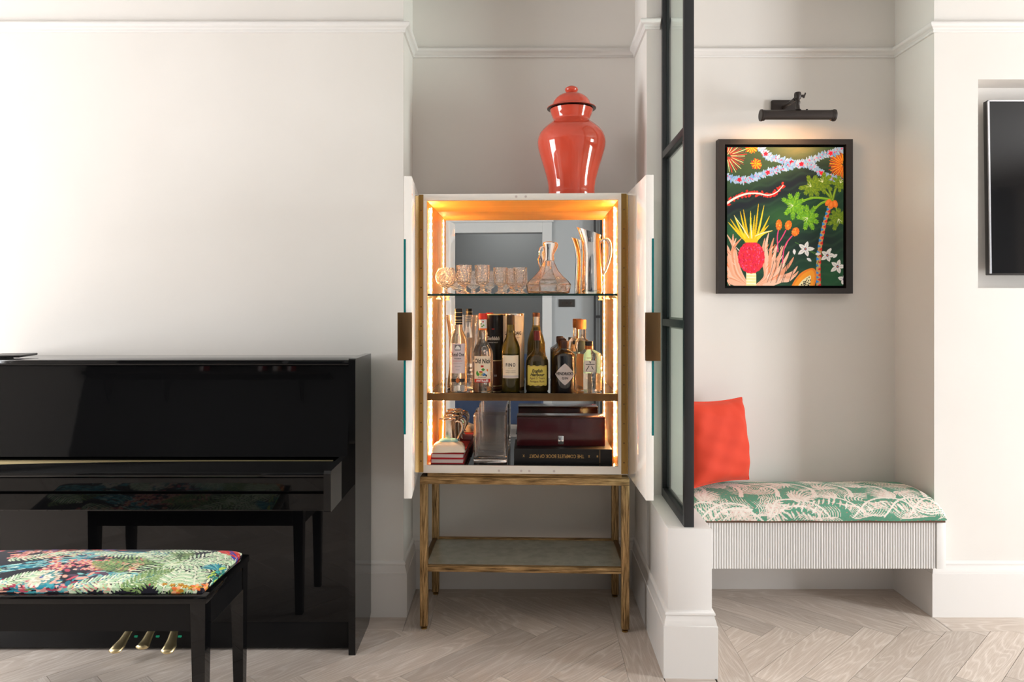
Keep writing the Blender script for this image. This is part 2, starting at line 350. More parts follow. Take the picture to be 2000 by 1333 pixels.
struct('trim_4', sweep(RP2, PR, 0, 3), WOODWORK, smooth=50); struct('trim_5', sweep(RP2, PR, 3, 4), WOODWORK, smooth=50)

# ------------------------------------------------------------------ floor of oak herringbone
floor = struct('floor', MB().box(-4.55, 5.95, -3.6, 3.8, -.06, -.012), SUBFLOOR)
def clip(poly, a, b, c):
    """keep a*x+b*y<=c"""
    out = []
    for i in range(len(poly)):
        p, q = poly[i], poly[(i+1) % len(poly)]; dp, dq = a*p[0]+b*p[1]-c, a*q[0]+b*q[1]-c
        if dp <= 0: out.append(p)
        if (dp < 0 < dq) or (dq < 0 < dp): t = dp/(dp-dq); out.append((p[0]+(q[0]-p[0])*t, p[1]+(q[1]-p[1])*t))
    return out
def cliprect(poly, r):
    """keep the part of poly inside the convex counter-clockwise polygon r"""
    for i in range(len(r)):
        (x0, y0), (x1, y1) = r[i], r[(i+1) % len(r)]; a, b = y1-y0, x0-x1
        poly = clip(poly, a, b, a*x0+b*y0)
        if len(poly) < 3: return None
    return poly
WP, LP = .131, .60
G = .0009
BW = .14
Y0 = YC-.018-BW; Y1 = YR-.018-.10
def LE(y): return .572+.0366*(y-2.70)       # left foot of the low wall's skirting
def RE(y): return .785+.0366*(y-2.70)
LB = lambda y: LE(y)-.12
RB = lambda y: RE(y)+.12
REG = [[(-2.6, 1.1), (2.9, 1.1), (2.9, 2.56), (-2.6, 2.56)], [(-2.6, 2.56), (LB(2.56), 2.56), (LB(Y0), Y0), (-2.6, Y0)],
       [(XL+.128, Y0), (LB(Y0), Y0), (LB(Y1), Y1), (XL+.128, Y1)], [(RB(2.56), 2.56), (2.9, 2.56), (2.9, Y0), (RB(Y0), Y0)],
       [(RB(Y0), Y0), (XR2-.128, Y0), (XR2-.128, Y1), (RB(Y1), Y1)]]
def plank(polys, o, ax, bx, name='plank'):
    vs = []; fs = []; uvs = []
    ru, rv = random.random()*20, random.random()*20
    for p in polys:
        n = len(p); k = len(vs)
        for (x, y) in p: vs.append((x, y, 0))
        for (x, y) in p: vs.append((x, y, -.012))
        fs.append(tuple(range(k, k+n)))
        for i in range(n): j = (i+1) % n; fs.append((k+j, k+i, k+n+i, k+n+j))
    me = bpy.data.meshes.new(name); me.from_pydata(vs, [], fs); me.materials.append(OAK)
    ul = me.uv_layers.new(name='UVMap')
    for lp in me.loops:
        x, y, z = me.vertices[lp.vertex_index].co
        ul.data[lp.index].uv = ((x-o[0])*ax[0]+(y-o[1])*ax[1]+ru, (x-o[0])*bx[0]+(y-o[1])*bx[1]+rv)
    ob = bpy.data.objects.new(name, me); COL.objects.link(ob); ob.parent = floor
    return ob
S2 = math.sqrt(.5)
def toW(u, v):   # zigzag lines run along x; the peaks lie on y = 3.057
    return (-.754+(u+v)*S2, 2.725+(u-v)*S2)
for j in range(-6, 6):
    for k in range(-50, 50):
        bu, bv = k*WP+j*(LP+WP), k*WP+j*(WP-LP)
        for (u0, u1, v0, v1, lng) in ((bu, bu+LP, bv, bv+WP, 0), (bu+LP, bu+LP+WP, bv+WP-LP, bv+WP, 1)):
            # shift so that the outer corner of the zigzag meets the vertex line
            q = [toW(a, b) for a, b in ((u0+G, v0+G), (u1-G, v0+G), (u1-G, v1-G), (u0+G, v1-G))]
            if max(p[1] for p in q) < 1.1 or min(p[1] for p in q) > 3.6 or max(p[0] for p in q) < -2.6 or min(p[0] for p in q) > 2.9: continue
            ps = [c for c in (cliprect(q, r) for r in REG) if c]
            if ps: plank(ps, q[0], (S2, S2) if lng == 0 else (S2, -S2), (S2, -S2) if lng == 0 else (S2, S2))
def bplank(x0, x1, y0, y1):
    g = .0009; q = [(x0+g, y0+g), (x1-g, y0+g), (x1-g, y1-g), (x0+g, y1-g)]
    lx = (x1-x0) > (y1-y0); plank([q], q[0], (1, 0) if lx else (0, 1), (0, 1) if lx else (1, 0))
yb = YC-.018-BW
for a, b in ((-2.6, -1.45), (-1.45, XL+.018)): bplank(a, b, yb, YC-.016)
bplank(XL+.018, XL+.018+.11, yb, YR-.018)
bplank(XL+.018+.11, LE(YR)+.02, Y1, YR-.012)
def qplank(q): plank([q], q[0], (0, 1), (1, 0))
qplank([(LB(2.56)+G, 2.561), (LE(2.56)+.012, 2.561), (LE(Y1)+.012, Y1-G), (LB(Y1)+G, Y1-G)])
qplank([(RE(2.56)-.012, 2.561), (RB(2.56)-G, 2.561), (RB(Y1)-G, Y1-G), (RE(Y1)-.012, Y1-G)])
bplank(LE(2.56)+.013, RE(2.56)-.013, 2.561, 2.71)
bplank(RE(YR), XR2-.018, Y1, YR-.016); bplank(XR2-.128, XR2-.014, Y0, Y1)
for a, b in ((XR2-.018, 2.9),): bplank(a, b, yb, YC-.016)
struct('floor_beyond', MB().box(-4.55, 5.95, -3.6, 1.1, -.012, 0).box(-4.55, -2.6, 1.1, 3.8, -.012, 0).box(2.9, 5.95, 1.1, 3.8, -.012, 0), OAK)

# ------------------------------------------------------------------ steel framed glass screen on the low wall
sc = thing('glazed_screen', 'black steel framed glass screen standing on the low white wall', 'screen', (*LW(.063, .016), .5416), -TH)
SW, SD, SH = .0365, .478, 2.32
MB().box(0, SW, 0, .026, 0, SH, .001).build('front_stile', STEEL, sc, 30)
MB().box(0, SW, SD-.026, SD, 0, SH, .001).build('rear_stile', STEEL, sc, 30)
MB().box(0, SW, .026, SD-.026, 0, .036, .001).build('bottom_rail', STEEL, sc, 30)
for z in (.7348, 1.4543, 2.17): MB().box(0, SW, .026, SD-.026, z, z+.029, .001).build('glazing_bar', STEEL, sc, 30)
for z0, z1 in ((.036, .7348), (.7638, 1.4543), (1.4833, 2.17)):
    MB().box(.015, .0185, .026, SD-.026, z0, z1).build('glass_pane', PANE, sc, 0)
    b = MB()
    for (a0, a1, c0, c1) in ((.026, .034, z0, z1), (SD-.034, SD-.026, z0, z1)): b.box(.0186, .030, a0, a1, c0, c1)
    b.box(.0186, .030, .034, SD-.034, z0, z0+.008).box(.0186, .030, .034, SD-.034, z1-.008, z1)
    b.build('glazing_bead', STEEL, sc, 0)
MB().lathe([(.004, 0), (.004, .0025), (0, .003)], 12).build('bolt_cap', TVSIL, sc).matrix_local = Matrix.Translation((.0, .012, 1.425)) @ Matrix.Rotation(R(-90), 4, 'Y')

# ------------------------------------------------------------------ drinks cabinet
CO = (.0825, 3.1015)
def CW(u, v, z=0): return (CO[0]+u*CS+v*SN, CO[1]-u*SN+v*CS, z)
cab = thing('drinks_cabinet', 'tall cream drinks cabinet on gilt legs, doors open, lit from inside', 'cabinet', (CO[0], CO[1], 0), -TH)
U0, U1, Z0, Z1 = -.442, .430, .659, 1.831
I0, I1, IZ0, IZ1, MV = -.407, .390, .694, 1.8015, .347
c = MB().box(U0, U1, .0, MV+.02, IZ1+.002, Z1, .0015).box(U0, U1, 0, MV+.02, Z0, IZ0-.002, .0015)
c.box(U0, I0-.0015, 0, MV+.02, IZ0-.002, IZ1+.002).box(I1+.0015, U1, 0, MV+.02, IZ0-.002, IZ1+.002).box(I0-.0015, I1+.0015, MV+.004, MV+.02, IZ0-.002, IZ1+.002)
body = c.build('carcass', WHITELQ, cab)
MB().box(I0-.0015, I0, .004, MV, IZ0, IZ1).build('side_lining', AMBER, cab, 0); MB().box(I1, I1+.0015, .004, MV, IZ0, IZ1).build('side_lining', AMBER, cab, 0)
MB().box(I0, I1, .004, MV, IZ1, IZ1+.002).build('top_lining', AMBERH, cab, 0)
MB().box(I0, I1, .004, MV, IZ0-.002, IZ0).build('floor_lining', BLKGLASS, cab, 0)
MB().box(I0, I1, MV, MV+.004, IZ0, IZ1).build('back_mirror', MIRROR, cab, 0)
for x in (I0+.0018, I1-.0018):
    m = MB().box(x-.0004, x+.0004, .1256, .1264, IZ0+.02, IZ1-.012)
    z = IZ0+.025
    while z < IZ1-.02: m.lathe([(0, -.0095), (.0010, -.005), (.0019, 0), (.0010, .005), (0, .0095)], 6, x, .126, z); z += .0285
    m.build('light_strip', LED, cab)
for s, (x0, x1) in enumerate(((U0, U0+.0195), (U1-.026, U1-.004))):
    h = MB().box(x0, x1, -.0022, 0, Z0+.003, Z1-.003).build('hinge_leaf', BRASS, cab, 0)
    kx = U0-.0015 if s == 0 else U1-.0005
    m = MB(); z = Z0+.004
    while z < Z1-.02: m.lathe([(.0034, 0), (.0034, .01365)], 10, kx, -.0035, z); z += .0138
    m.build('hinge_knuckle', BRASS, h)
    m = MB(); z = Z0+.05
    while z < Z1-.02:
        m.lathe([(.0035, 0), (.0032, .001), (.001, .0006), (0, .0006)], 10); q = len(m.v)-4*10
        for i in range(q, len(m.v)): vx, vy, vz = m.v[i]; m.v[i] = ((x0+x1)/2+vx, -.0022-vz, z+vy)
        z += .081
    m.build('hinge_screw', BRONZE, h)['kind'] = 'stuff'
def disc(mb, x, z, y, r):
    mb.add([(x+r*math.cos(2*PI*i/14), y, z+r*math.sin(2*PI*i/14)) for i in range(14)], [tuple(range(14))])
m = MB()
for x, z in ((-.033, 1.818), (.007, 1.818), (-.105, .671), (-.012, .671), (.022, .671), (.125, .671)): disc(m, x, z, -.0006, .0052)
m.build('door_catch', flat('catch_grey', (205, 192, 188), .4), cab, 0)['kind'] = 'stuff'
def cab_door(sgn, hinge_u, ang, Ld):
    """door built closed along sgn*x from its hinge; inner face at y=0, outer at y=-.028"""
    X = lambda a, b: (min(sgn*a, sgn*b), max(sgn*a, sgn*b))
    a, b = X(.001, Ld); d = MB().box(a, b, -.028, 0, Z0, Z1, .0012).build('cabinet_door', WHITELQ, cab)
    d.location = (hinge_u, -.004, 0); d.rotation_euler = (0, 0, ang)
    a, b = X(.03, Ld+.0006); MB().box(a, b, -.0288, -.0215, .893, 1.602).build('teal_inlay', TEAL, d, 0)
    a, b = X(Ld-.012, Ld+.013); MB().box(a, b, -.0505, .0012, 1.162, 1.336, .0012).build('door_handle', BRONZE, d)
    return d
ld = cab_door(1, U0-.001, R(-84.6), .418)
rd = cab_door(-1, U1+.001, R(91.5), .414)
st = MB().box(.392, .408, 0, .0004, 1.76, 1.80).build('door_sticker', flat('sticker_paper', (225, 205, 190)), ld, 0)
MB().box(.392, .408, .0004, .0007, 1.764, 1.770).build('door_sticker_stripe', ORANGEINK, ld, 0)
# shelves
g = MB().box(I0+.001, I1-.001, .014, MV-.004, 1.4035, 1.4125).build('glass_shelf', SHELFG, cab, 0)
MB().box(I0+.001, I1-.001, .0125, .014, 1.4035, 1.4125).build('polished_edge', EDGEG, g, 0)
for x in (I0, I1):
    for y in (.03, .30):
        m = MB().tube([(x, y, 1.395), (x+(.022 if x < 0 else -.022), y, 1.395)], .004, 10).box(x+(.006 if x < 0 else -.018), x+(.018 if x < 0 else -.006), y-.006, y+.006, 1.397, 1.4034)
        m.build('shelf_pin', POLBRASS, cab)
s2 = MB().box(I0, I1, .006, MV-.002, .963, .9945, .001).build('solid_shelf', BRONZE, cab)
MB().box(I0+.008, I1-.008, .014, MV-.002, .9945, .9955).build('shelf_glass_top', BLKGLASS, s2, 0)
# stand
SU, SV, LG = .4378, .41, .0325
for x in (-SU, SU-LG):
    for y in (0, SV-LG):
        l = MB().box(x, x+LG, y, y+LG, .014, .6125, .0015).build('leg', HEX, cab)
        MB().lathe([(.013, 0), (.013, .006), (.006, .008), (.006, .0145)], 16, x+LG/2, y+LG/2).build('levelling_foot', BRASS, l)
for y in (0, SV-LG): MB().box(-SU, SU, y, y+LG, .6125, .641, .0015).build('top_rail', HEXH, cab)
RSIDE = mat('shaded_gilt_wood_side', (.12, .065, .02), .45, metal=.5)  # darker copy of the gilt, shade of the side rails in its colour
for x in (-SU, SU-LG): MB().box(x, x+LG, LG, SV-LG, .6125, .641, .0015).build('top_rail', RSIDE, cab)
MB().box(-SU+.03, SU-.03, .018, SV-.03, .641, .6588).build('plinth', HEXH, cab, 0)
for y in (.004, SV-.024): MB().box(-SU+LG, SU-LG, y, y+.02, .2435, .2695, .001).build('lower_rail', HEXH, cab)
for x in (-SU+.004, SU-.024): MB().box(x, x+.02, LG, SV-LG, .2435, .2695, .001).build('lower_rail', RSIDE, cab)
MB().box(-SU+.024, SU-.024, .0245, SV-.0245, .255, .263).build('lower_shelf_glass', ANTIQUE, cab, 0)

# ------------------------------------------------------------------ coral temple jar on top
K = .000413
def zz(y): return (1353-y)*K
jar = thing('temple_jar', 'glossy coral red lidded ginger jar standing on top of the cream cabinet', 'jar', (.2986, 3.30, 1.831))
prof = [(.0, 0)]+[(r*K, zz(y)) for y, r in ((1353, 250), (1340, 256), (1265, 249), (1210, 250), (1150, 258), (1080, 276), (1000, 298), (900, 330), (800, 358), (740, 367), (690, 362), (640, 345), (590, 308), (545, 258), (515, 218), (497, 199), (488, 196), (470, 200), (440, 212), (400, 226), (380, 230))]+[(.08, zz(380)), (.08, zz(500)), (0, zz(500))]
MB().lathe(prof, 64).build('jar_body', CORAL, jar, 50)
lid = MB().lathe([(.0, zz(372)), (232*K, zz(372)), (261*K, zz(366)), (264*K, zz(362)), (262*K, zz(358)), (225*K, zz(343)), (211*K, zz(335)), (207*K, zz(322)), (196*K, zz(292)), (176*K, zz(262)), (140*K, zz(230)), (95*K, zz(210)), (50*K, zz(203)), (44*K, zz(200)), (47*K, zz(193)), (66*K, zz(178)), (72*K, zz(160)), (66*K, zz(146)), (45*K, zz(132)), (20*K, zz(120)), (0, zz(115))], 64).build('jar_lid', CORAL, jar, 50)
MB().lathe([(228*K, zz(374)), (262*K, zz(368.5)), (262*K, zz(366)), (228*K, zz(371))], 64).build('black_rim', BLACKRIM, lid, 50)

# ------------------------------------------------------------------ things in the cabinet
SH1, SH2, SH3 = 1.4127, .9957, .6942
def put(o, u, v, z, rz=0): o.location = CW(u, v, z); o.rotation_euler = (0, 0, rz-TH); return o
def cut(a, z): return 1
def goblet(h, r, kind):
    t = thing('crystal_goblet', '', 'glass')
    hb = h*.36
    if kind == 'snifter':
        o = [(0, 0), (r*.62, 0), (r*.62, .0025), (r*.2, .006), (.0055, .010), (.005, hb*.55), (.007, hb*.62), (r*.45, hb*.75), (r*.84, h*.42), (r, h*.58), (r*.97, h*.74), (r*.80, h*.93), (r*.72, h)]
        i = [(r*.69, h), (r*.77, h*.93), (r*.93, h*.74), (r*.95, h*.58), (r*.79, h*.44), (r*.4, hb*.88), (0, hb*.82)]
    else:
        o = [(0, 0), (r*.9, 0), (r*.9, .003), (r*.55, .008), (.010, .014), (.009, .018), (.0135, .022), (.009, .027), (.0125, hb*.6), (.009, hb*.72), (.014, hb*.82), (r*.62, hb*.92), (r*.86, hb*1.1), (r*.93, h*.7), (r, h)]
        i = [(r-.0025, h), (r*.93-.0025, h*.7), (r*.82-.002, hb*1.2), (r*.5, hb*1.05), (0, hb)]
    fn = lambda a, z: 1+.035*math.cos(12*a)*(1 if .35*h < z < .8*h else 0)
    MB().lathe(o+i, 36, fn=fn).build('bowl', CRYSTAL, t, 18)
    return t
gl = []
g1 = goblet(.113, .046, 'snifter'); tag(g1, 'round balloon cut crystal brandy glass, first at left end of glass shelf'); put(g1, -.338, .10, SH1)
gp = goblet(.124, .0335, 'goblet'); tag(gp, 'tall cut crystal goblet just beside the balloon brandy glass', group='cut crystal goblets on the glass shelf'); put(gp, -.260, .09, SH1)
g3 = copy_tree(gp, CW(-.180, .09, SH1), -TH+.3, 'tall cut crystal goblet in the middle of the glassware row')
gs = goblet(.114, .0300, 'goblet'); tag(gs, 'shorter cut crystal goblet right after the two tall goblets', group='cut crystal goblets on the glass shelf'); put(gs, -.103, .09, SH1)
copy_tree(gs, CW(-.055, .17, SH1), -TH+.2, 'shorter cut crystal goblet set back between two others')
copy_tree(gs, CW(-.018, .09, SH1), -TH+.5, 'shorter cut crystal goblet nearest the wide decanter')
# decanter
d = thing('spirit_decanter', 'wide based glass decanter with silver spout on the glass shelf', 'decanter'); put(d, .105, .105, SH1, .35)
o = [(0, 0), (.082, 0), (.097, .006), (.104, .040), (.090, .056), (.066, .076), (.045, .100), (.031, .128), (.022, .150)]; i = [(.018, .150), (.026, .128), (.040, .100), (.060, .078), (.083, .058), (.094, .040), (.088, .012), (0, .010)]
MB().lathe(o+i, 8).build('decanter_body', DECG, d, 20)
sp = MB().lathe([(.0235, .143), (.0235, .150), (.0215, .170), (.024, .198), (.027, .212), (.024, .222), (.012, .226), (0, .226)], 24, fn=lambda a, z: 1+(.55 if z > .19 else .0)*max(0, math.cos(a+.2))**3).build('silver_spout', SILVER, d)
MB().tube([(-.022, 0, .205), (-.036, 0, .200), (-.041, 0, .185), (-.039, 0, .165), (-.033, 0, .148), (-.030, 0, .135)], [.0035, .004, .0045, .0045, .004, .003], 8).build('handle', SILVER, d)
# jug
j = thing('tall_jug', 'tall polished silver water jug with curved handle, right end of glass shelf', 'jug'); put(j, .292, .12, SH1)
rings = [(.046, 0), (.049, .01), (.048, .06), (.045, .12), (.041, .18), (.038, .22), (.038, .25), (.041, .268)]
vs = []; fs = []; n = 40
for kz, (r, z) in enumerate(rings):
    for k in range(n):
        a = 2*PI*k/n; c_ = math.cos(a); t = max(0, (z-.16)/.108)
        spout = max(0, -c_)**3*t*t
        hi = (.022*max(0, -c_)**2-.016*max(0, c_))*t**2
        vs.append((r*c_-.027*spout, r*math.sin(a)*(1-.15*t), z+hi))
inner = [(r-.002, z) for r, z in rings[::-1]][:5]
for kz, (r, z) in enumerate(inner):
    for k in range(n):
        a = 2*PI*k/n; c_ = math.cos(a); t = max(0, (z-.16)/.108)
        vs.append((r*c_-.027*max(0, -c_)**3*t*t, r*math.sin(a)*(1-.15*t), z+(.022*max(0, -c_)**2-.016*max(0, c_))*t**2))
mm = len(rings)+len(inner)
for q in range(mm-1):
    for k in range(n): a, b = q*n+k, q*n+(k+1) % n; fs.append((a, b, b+n, a+n))
fs.append(tuple(range(n-1, -1, -1))); fs.append(tuple((mm-1)*n+k for k in range(n)))
MB().add(vs, fs).build('jug_body', SILVER, j, 60)
MB().tube([(.032, 0, .215), (.040, 0, .228), (.052, 0, .238), (.066, 0, .236), (.076, 0, .222), (.079, 0, .195), (.077, 0, .165), (.070, 0, .135), (.060, 0, .105), (.050, 0, .085), (.043, 0, .078)], [.005, .006, .0075, .008, .008, .0075, .0075, .007, .006, .0055, .005], 10, flatx=1.6).build('handle', SILVER, j, 60)

def bottle(name, label, prof, m, u, v, cap, capm, capname='cap', cat='bottle', n=40, group=None, **kw):
    t = thing(name, label, cat, group=group); put(t, u, v, SH2)
    MB().lathe([(0, 0)]+prof+[(0, prof[-1][1])], n, **kw).build('bottle_body', m, t, 40)
    MB().lathe(cap, 28).build(capname, capm, t, 40)
    return t
S = .00216  # metres per photo pixel at the front row
# flared vase behind the first bottle
t = thing('flared_vase', 'tall flared clear glass vase behind the vodka bottle', 'vase'); put(t, -.268, .19, SH2)
o = [(0, 0), (.070, 0), (.075, .004), (.074, .03), (.068, .08), (.0655, .14), (.067, .20), (.073, .27), (.082, .325)]; MB().lathe(o+[(r-.005, z) for r, z in o[:2:-1]]+[(.068, .028), (0, .026)], 48).build('vase_wall', GLASS, t, 50)
t = bottle('vodka_bottle', 'slim clear vodka bottle with pale lilac label and black cap', [(.034, 0), (.036, .005), (.0365, .20), (.035, .222), (.029, .242), (.0185, .262), (.0165, .285)], SPIRIT, -.282, .075, [(.0165, .285), (.0165, .352), (.015, .354), (0, .354)], BLKCAP)
for z in (.294, .304, .318, .336): MB().lathe([(.0167, z), (.0169, z+.0012), (.0167, z+.0024)], 24).build('gold_band', POLBRASS, t)
lb = label_patch(.0366, .066, .079, .205, t, LILAC)
wrap_shape(*text_mesh('Ketel One', .022, .0005, xs=.60), .0367, .158, lb, INK)
label_patch(.0366, .010, .149, .169, lb, REDINK, 'red_initial_panel', th0=-PI/2-.030/.0366, lift=.0006)
wrap_shape(*text_mesh('K', .021, .0004, xs=.6), .0367, .158, lb, WHITEINK, th0=-PI/2-.030/.0366, lift=.0009)
wrap_shape(*text_mesh('VODKA', .0085, .0002), .0367, .1415, lb, INK)
wrap_shape(*text_mesh('DOUBLE BLEND', .0058), .0367, .131, lb, REDINK)
for z, s in ((.121, 'imported from holland'), (.108, 'nolet distillery'), (.094, 'schiedam')): wrap_shape(*text_mesh(s, .0045), .0367, z, lb, GREYINK)
label_patch(.0366, .026, .176, .200, lb, GREYINK, 'engraved_picture', lift=.0006)
label_patch(.0368, .022, .180, .197, lb, PAPER, 'engraved_picture_light', lift=.0007, shape=lambda f, a, b: (a, a+(b-a)*(.3+.7*math.sin(f*PI))))
label_patch(.0366, .066, .042, .056, t, BLKTUBE, 'neck_band'); disc_ = label_patch(.0366, .018, .038, .060, t, COPPERF, 'round_seal', lift=.0008, shape=lambda f, a, b: ((a+b)/2-(b-a)/2*math.sin(f*PI), (a+b)/2+(b-a)/2*math.sin(f*PI)))
t = bottle('rum_bottle', 'clear rum bottle with red cap and parrot coloured white label', [(.041, 0), (.0445, .006), (.0445, .150), (.043, .170), (.034, .192), (.022, .208), (.0185, .222), (.0195, .236), (.0215, .246), (.019, .256), (.0165, .266), (.0165, .310)], SPIRIT, -.178, .085, [(.0185, .308), (.0185, .331), (.017, .3335), (0, .3335)], REDCAP)
label_patch(.0170, .050, .262, .307, t, PAPER, 'neck_label'); label_patch(.0172, .050, .262, .269, t, ORANGEINK, 'neck_stripe', lift=.0007)
for x, z, mm_ in ((-.006, .285, GREENINK), (.004, .279, GREENINK), (.002, .294, REDINK), (-.002, .274, GREENINK)): label_patch(.0172, .008, z, z+.007, t, mm_, 'printed_leaf', th0=-PI/2+x/.0172, lift=.0009, n=6, shape=lambda f, a, b: (a+(b-a)*.5*(1-math.sin(f*PI)), b-(b-a)*.5*(1-math.sin(f*PI))))
lb = label_patch(.0446, .076, .040, .152, t, CREAM); T0 = -PI/2+.004/.0446
wrap_shape(*text_mesh('Old Nick', .027, .0007, xs=.72, shear=.1), .0447, .130, lb, INK)
label_patch(.0447, .074, .040, .055, lb, REDINK, 'red_band', lift=.0006); wrap_shape(*text_mesh('ANTILLES', .0125, .0005), .0447, .0475, lb, WHITEINK, lift=.0010)
wrap_shape(*text_mesh('RHUM BLANC', .0055, .0001), .0447, .062, lb, INK)
label_patch(.0447, .012, .105, .113, lb, REDINK, 'red_ribbon', lift=.0006)
def blob(x, z, wx, hz, mm_, l=.0007, nm='printed_shape'): label_patch(.0447, wx, z-hz/2, z+hz/2, lb, mm_, nm, th0=-PI/2+x/.0447, lift=l, n=8, shape=lambda f, a, b: ((a+b)/2-(b-a)/2*math.sin(f*PI), (a+b)/2+(b-a)/2*math.sin(f*PI)))
for a in ((-.022, .079, .012, .022, GREENINK), (-.017, .074, .010, .014, GREENINK), (-.004, .076, .026, .016, YELLOWP), (.006, .074, .022, .013, BLUEINK), (-.006, .085, .020, .006, REDINK), (.004, .095, .016, .012, GREENINK), (.018, .082, .010, .022, PAPER), (.022, .092, .008, .012, ORANGEINK), (.017, .070, .008, .010, INK)): blob(*a)
# tubes
t = thing('whisky_tube', 'narrow black and brown whisky tube behind the rum bottle', 'tube'); put(t, -.138, .20, SH2)
MB().lathe([(0, 0), (.036, 0), (.036, .124), (0, .124)], 32).build('tube_base', BROWNCAP, t, 40); MB().lathe([(0, .1245), (.0358, .1245), (.0358, .328), (0, .328)], 32).build('tube_sleeve', BLKTUBE, t, 40)
for z in (.010, .122, .325): MB().lathe([(.0362, z), (.0368, z+.002), (.0362, z+.004)], 32).build('gold_rim', POLBRASS, t)
wrap_shape(*text_mesh('Glenfiddich', .022, .0006, xs=.62), .0362, .222, t, WHITEINK); wrap_shape(*text_mesh('SINGLE MALT', .0075), .0362, .204, t, WHITEINK); wrap_shape(*text_mesh('18', .012, .0003), .0364, .058, t, WHITEINK, th0=-PI/2+.01/.036)
label_patch(.0362, .012, .262, .266, t, REDINK, 'red_mark', lift=.0008)
t = thing('whisky_tube', 'wide cream whisky tube standing behind the olive sherry bottle', 'tube'); put(t, -.050, .20, SH2)
MB().lathe([(0, 0), (.0465, 0), (.0465, .325), (0, .325)], 40).build('tube_sleeve', CREAM, t, 40)
for z in (.0, .323): MB().lathe([(.0468, z), (.0478, z+.004), (.0468, z+.008)], 32).build('metal_rim', PEWTER, t)
wrap_shape(*text_mesh('LAPHROAIG', .022, .0004, xs=.68), .0468, .245, t, INK); wrap_shape(*text_mesh('ISLAY SINGLE MALT', .0075), .0468, .226, t, BROWNINK)
# sherry
t = bottle('sherry_bottle', 'olive green sherry bottle with long neck and cream label', [(.037, 0), (.0395, .006), (.0395, .175), (.038, .192), (.030, .213), (.021, .232), (.0175, .262), (.0165, .300), (.0165, .308)], OLIVEG, -.058, .085, [(.0175, .285), (.0172, .322), (.016, .326), (0, .326)], flat('dark_capsule', (62, 46, 22), .35), 'capsule')
MB().lathe([(0, .003), (.0365, .003), (.0365, .160), (0, .160)], 28).build('sherry', flat('dark_sherry', (36, 18, 10), .2), t)
lb = label_patch(.0396, .078, .058, .155, t, CREAM)
wrap_shape(*text_mesh('FINO', .020, .0006, xs=.75, spacing=1.35), .0397, .114, lb, INK); wrap_shape(*text_mesh('JEREZ', .0065, spacing=1.2), .0397, .101, lb, GOLDINK)
for z in (.090, .083): wrap_shape(*text_mesh('bodegas tradicion', .0062, shear=.3), .0397, z, lb, BROWNINK)
label_patch(.0397, .077, .060, .070, lb, SILVERP, 'silver_stripe', lift=.0006)
# dark bottle behind
t = bottle('cognac_bottle', 'tall olive glass bottle with paper seal, behind the yellow labelled one', [(.037, 0), (.040, .006), (.040, .17), (.039, .20), (.031, .232), (.020, .258), (.0155, .285), (.0145, .320)], OLIVEG, .052, .20, [(.0165, .318), (.0165, .333), (.0155, .335), (0, .335)], BROWNCAP, 'stopper')
label_patch(.0155, .022, .272, .318, t, PAPER, 'paper_seal', lift=.0008)
t = bottle('aged_rum_bottle', 'rounded dark bottle with yellow label and burgundy capsule', [(.044, 0), (.0485, .007), (.0485, .118), (.0472, .132), (.042, .147), (.031, .160), (.020, .170), (.0152, .182), (.0145, .20), (.014, .235)], AMBG, .055, .085, [(.0150, .218), (.0150, .256), (.0138, .2595), (0, .2595)], BURG, 'capsule')
MB().lathe([(0, .004), (.0455, .004), (.0455, .118), (.030, .158), (0, .158)], 28).build('rum', flat('dark_rum', (22, 8, 5), .2), t)
lb = label_patch(.0486, .095, .028, .112, t, YELLOWP, shape=lambda f, a, b: (a+.0015*math.sin(f*26), b+.0015*math.sin(f*22)))
for z in (.031, .1075): label_patch(.0487, .093, z, z+.0016, lb, GOLDINK, 'gold_line', lift=.0007)
wrap_shape(*text_mesh('English', .0185, .0006, xs=.9, shear=.25), .0487, .090, lb, INK); wrap_shape(*text_mesh('Harbour', .0185, .0006, xs=.95, shear=.25), .0487, .074, lb, INK)
wrap_shape(*text_mesh('Aged 5 Years', .0125, .0002), .0487, .059, lb, BROWNINK); wrap_shape(*text_mesh('Antigua Rum', .0125, .0002), .0487, .0455, lb, BROWNINK)
# gin: apothecary bottle
t = bottle('gin_bottle', 'squat black apothecary gin bottle with white diamond label, the front one', [(.045, 0), (.0475, .005), (.0475, .152), (.045, .160), (.030, .170), (.019, .178), (.0165, .184), (.0165, .196)], BLKBOT, .172, .085, [(.0165, .184), (.0185, .188), (.0185, .212), (.016, .216), (0, .216)], flat('dark_cork', (60, 34, 24), .4), 'stopper')
vs = []; fs = []
for i in range(17):
    f_ = i/16; x = -.047+.094*f_; hh = .046*(1-abs(2*f_-1)**1.15)
    a = -PI/2+x/.0476
    for zz_ in (.076-hh, .076+hh): vs.append((.0480*math.cos(a), .0480*math.sin(a), zz_))
for i in range(16): fs.append((2*i, 2*i+2, 2*i+3, 2*i+1))
lb = MB().add(vs, fs).build('paper_label', SILVERP, t, smooth=60, fixn=False)
wrap_shape(*text_mesh("HENDRICK'S", .0175, .0005, xs=.82), .0481, .078, lb, INK); wrap_shape(*text_mesh('GIN', .0135, .0004, spacing=1.2), .0481, .059, lb, INK)
gin2 = copy_tree(t, CW(.172, .287, SH2), -TH, 'squat black apothecary gin bottle half hidden behind its twin'); t['group'] = 'black gin bottles'; gin2['group'] = 'black gin bottles'
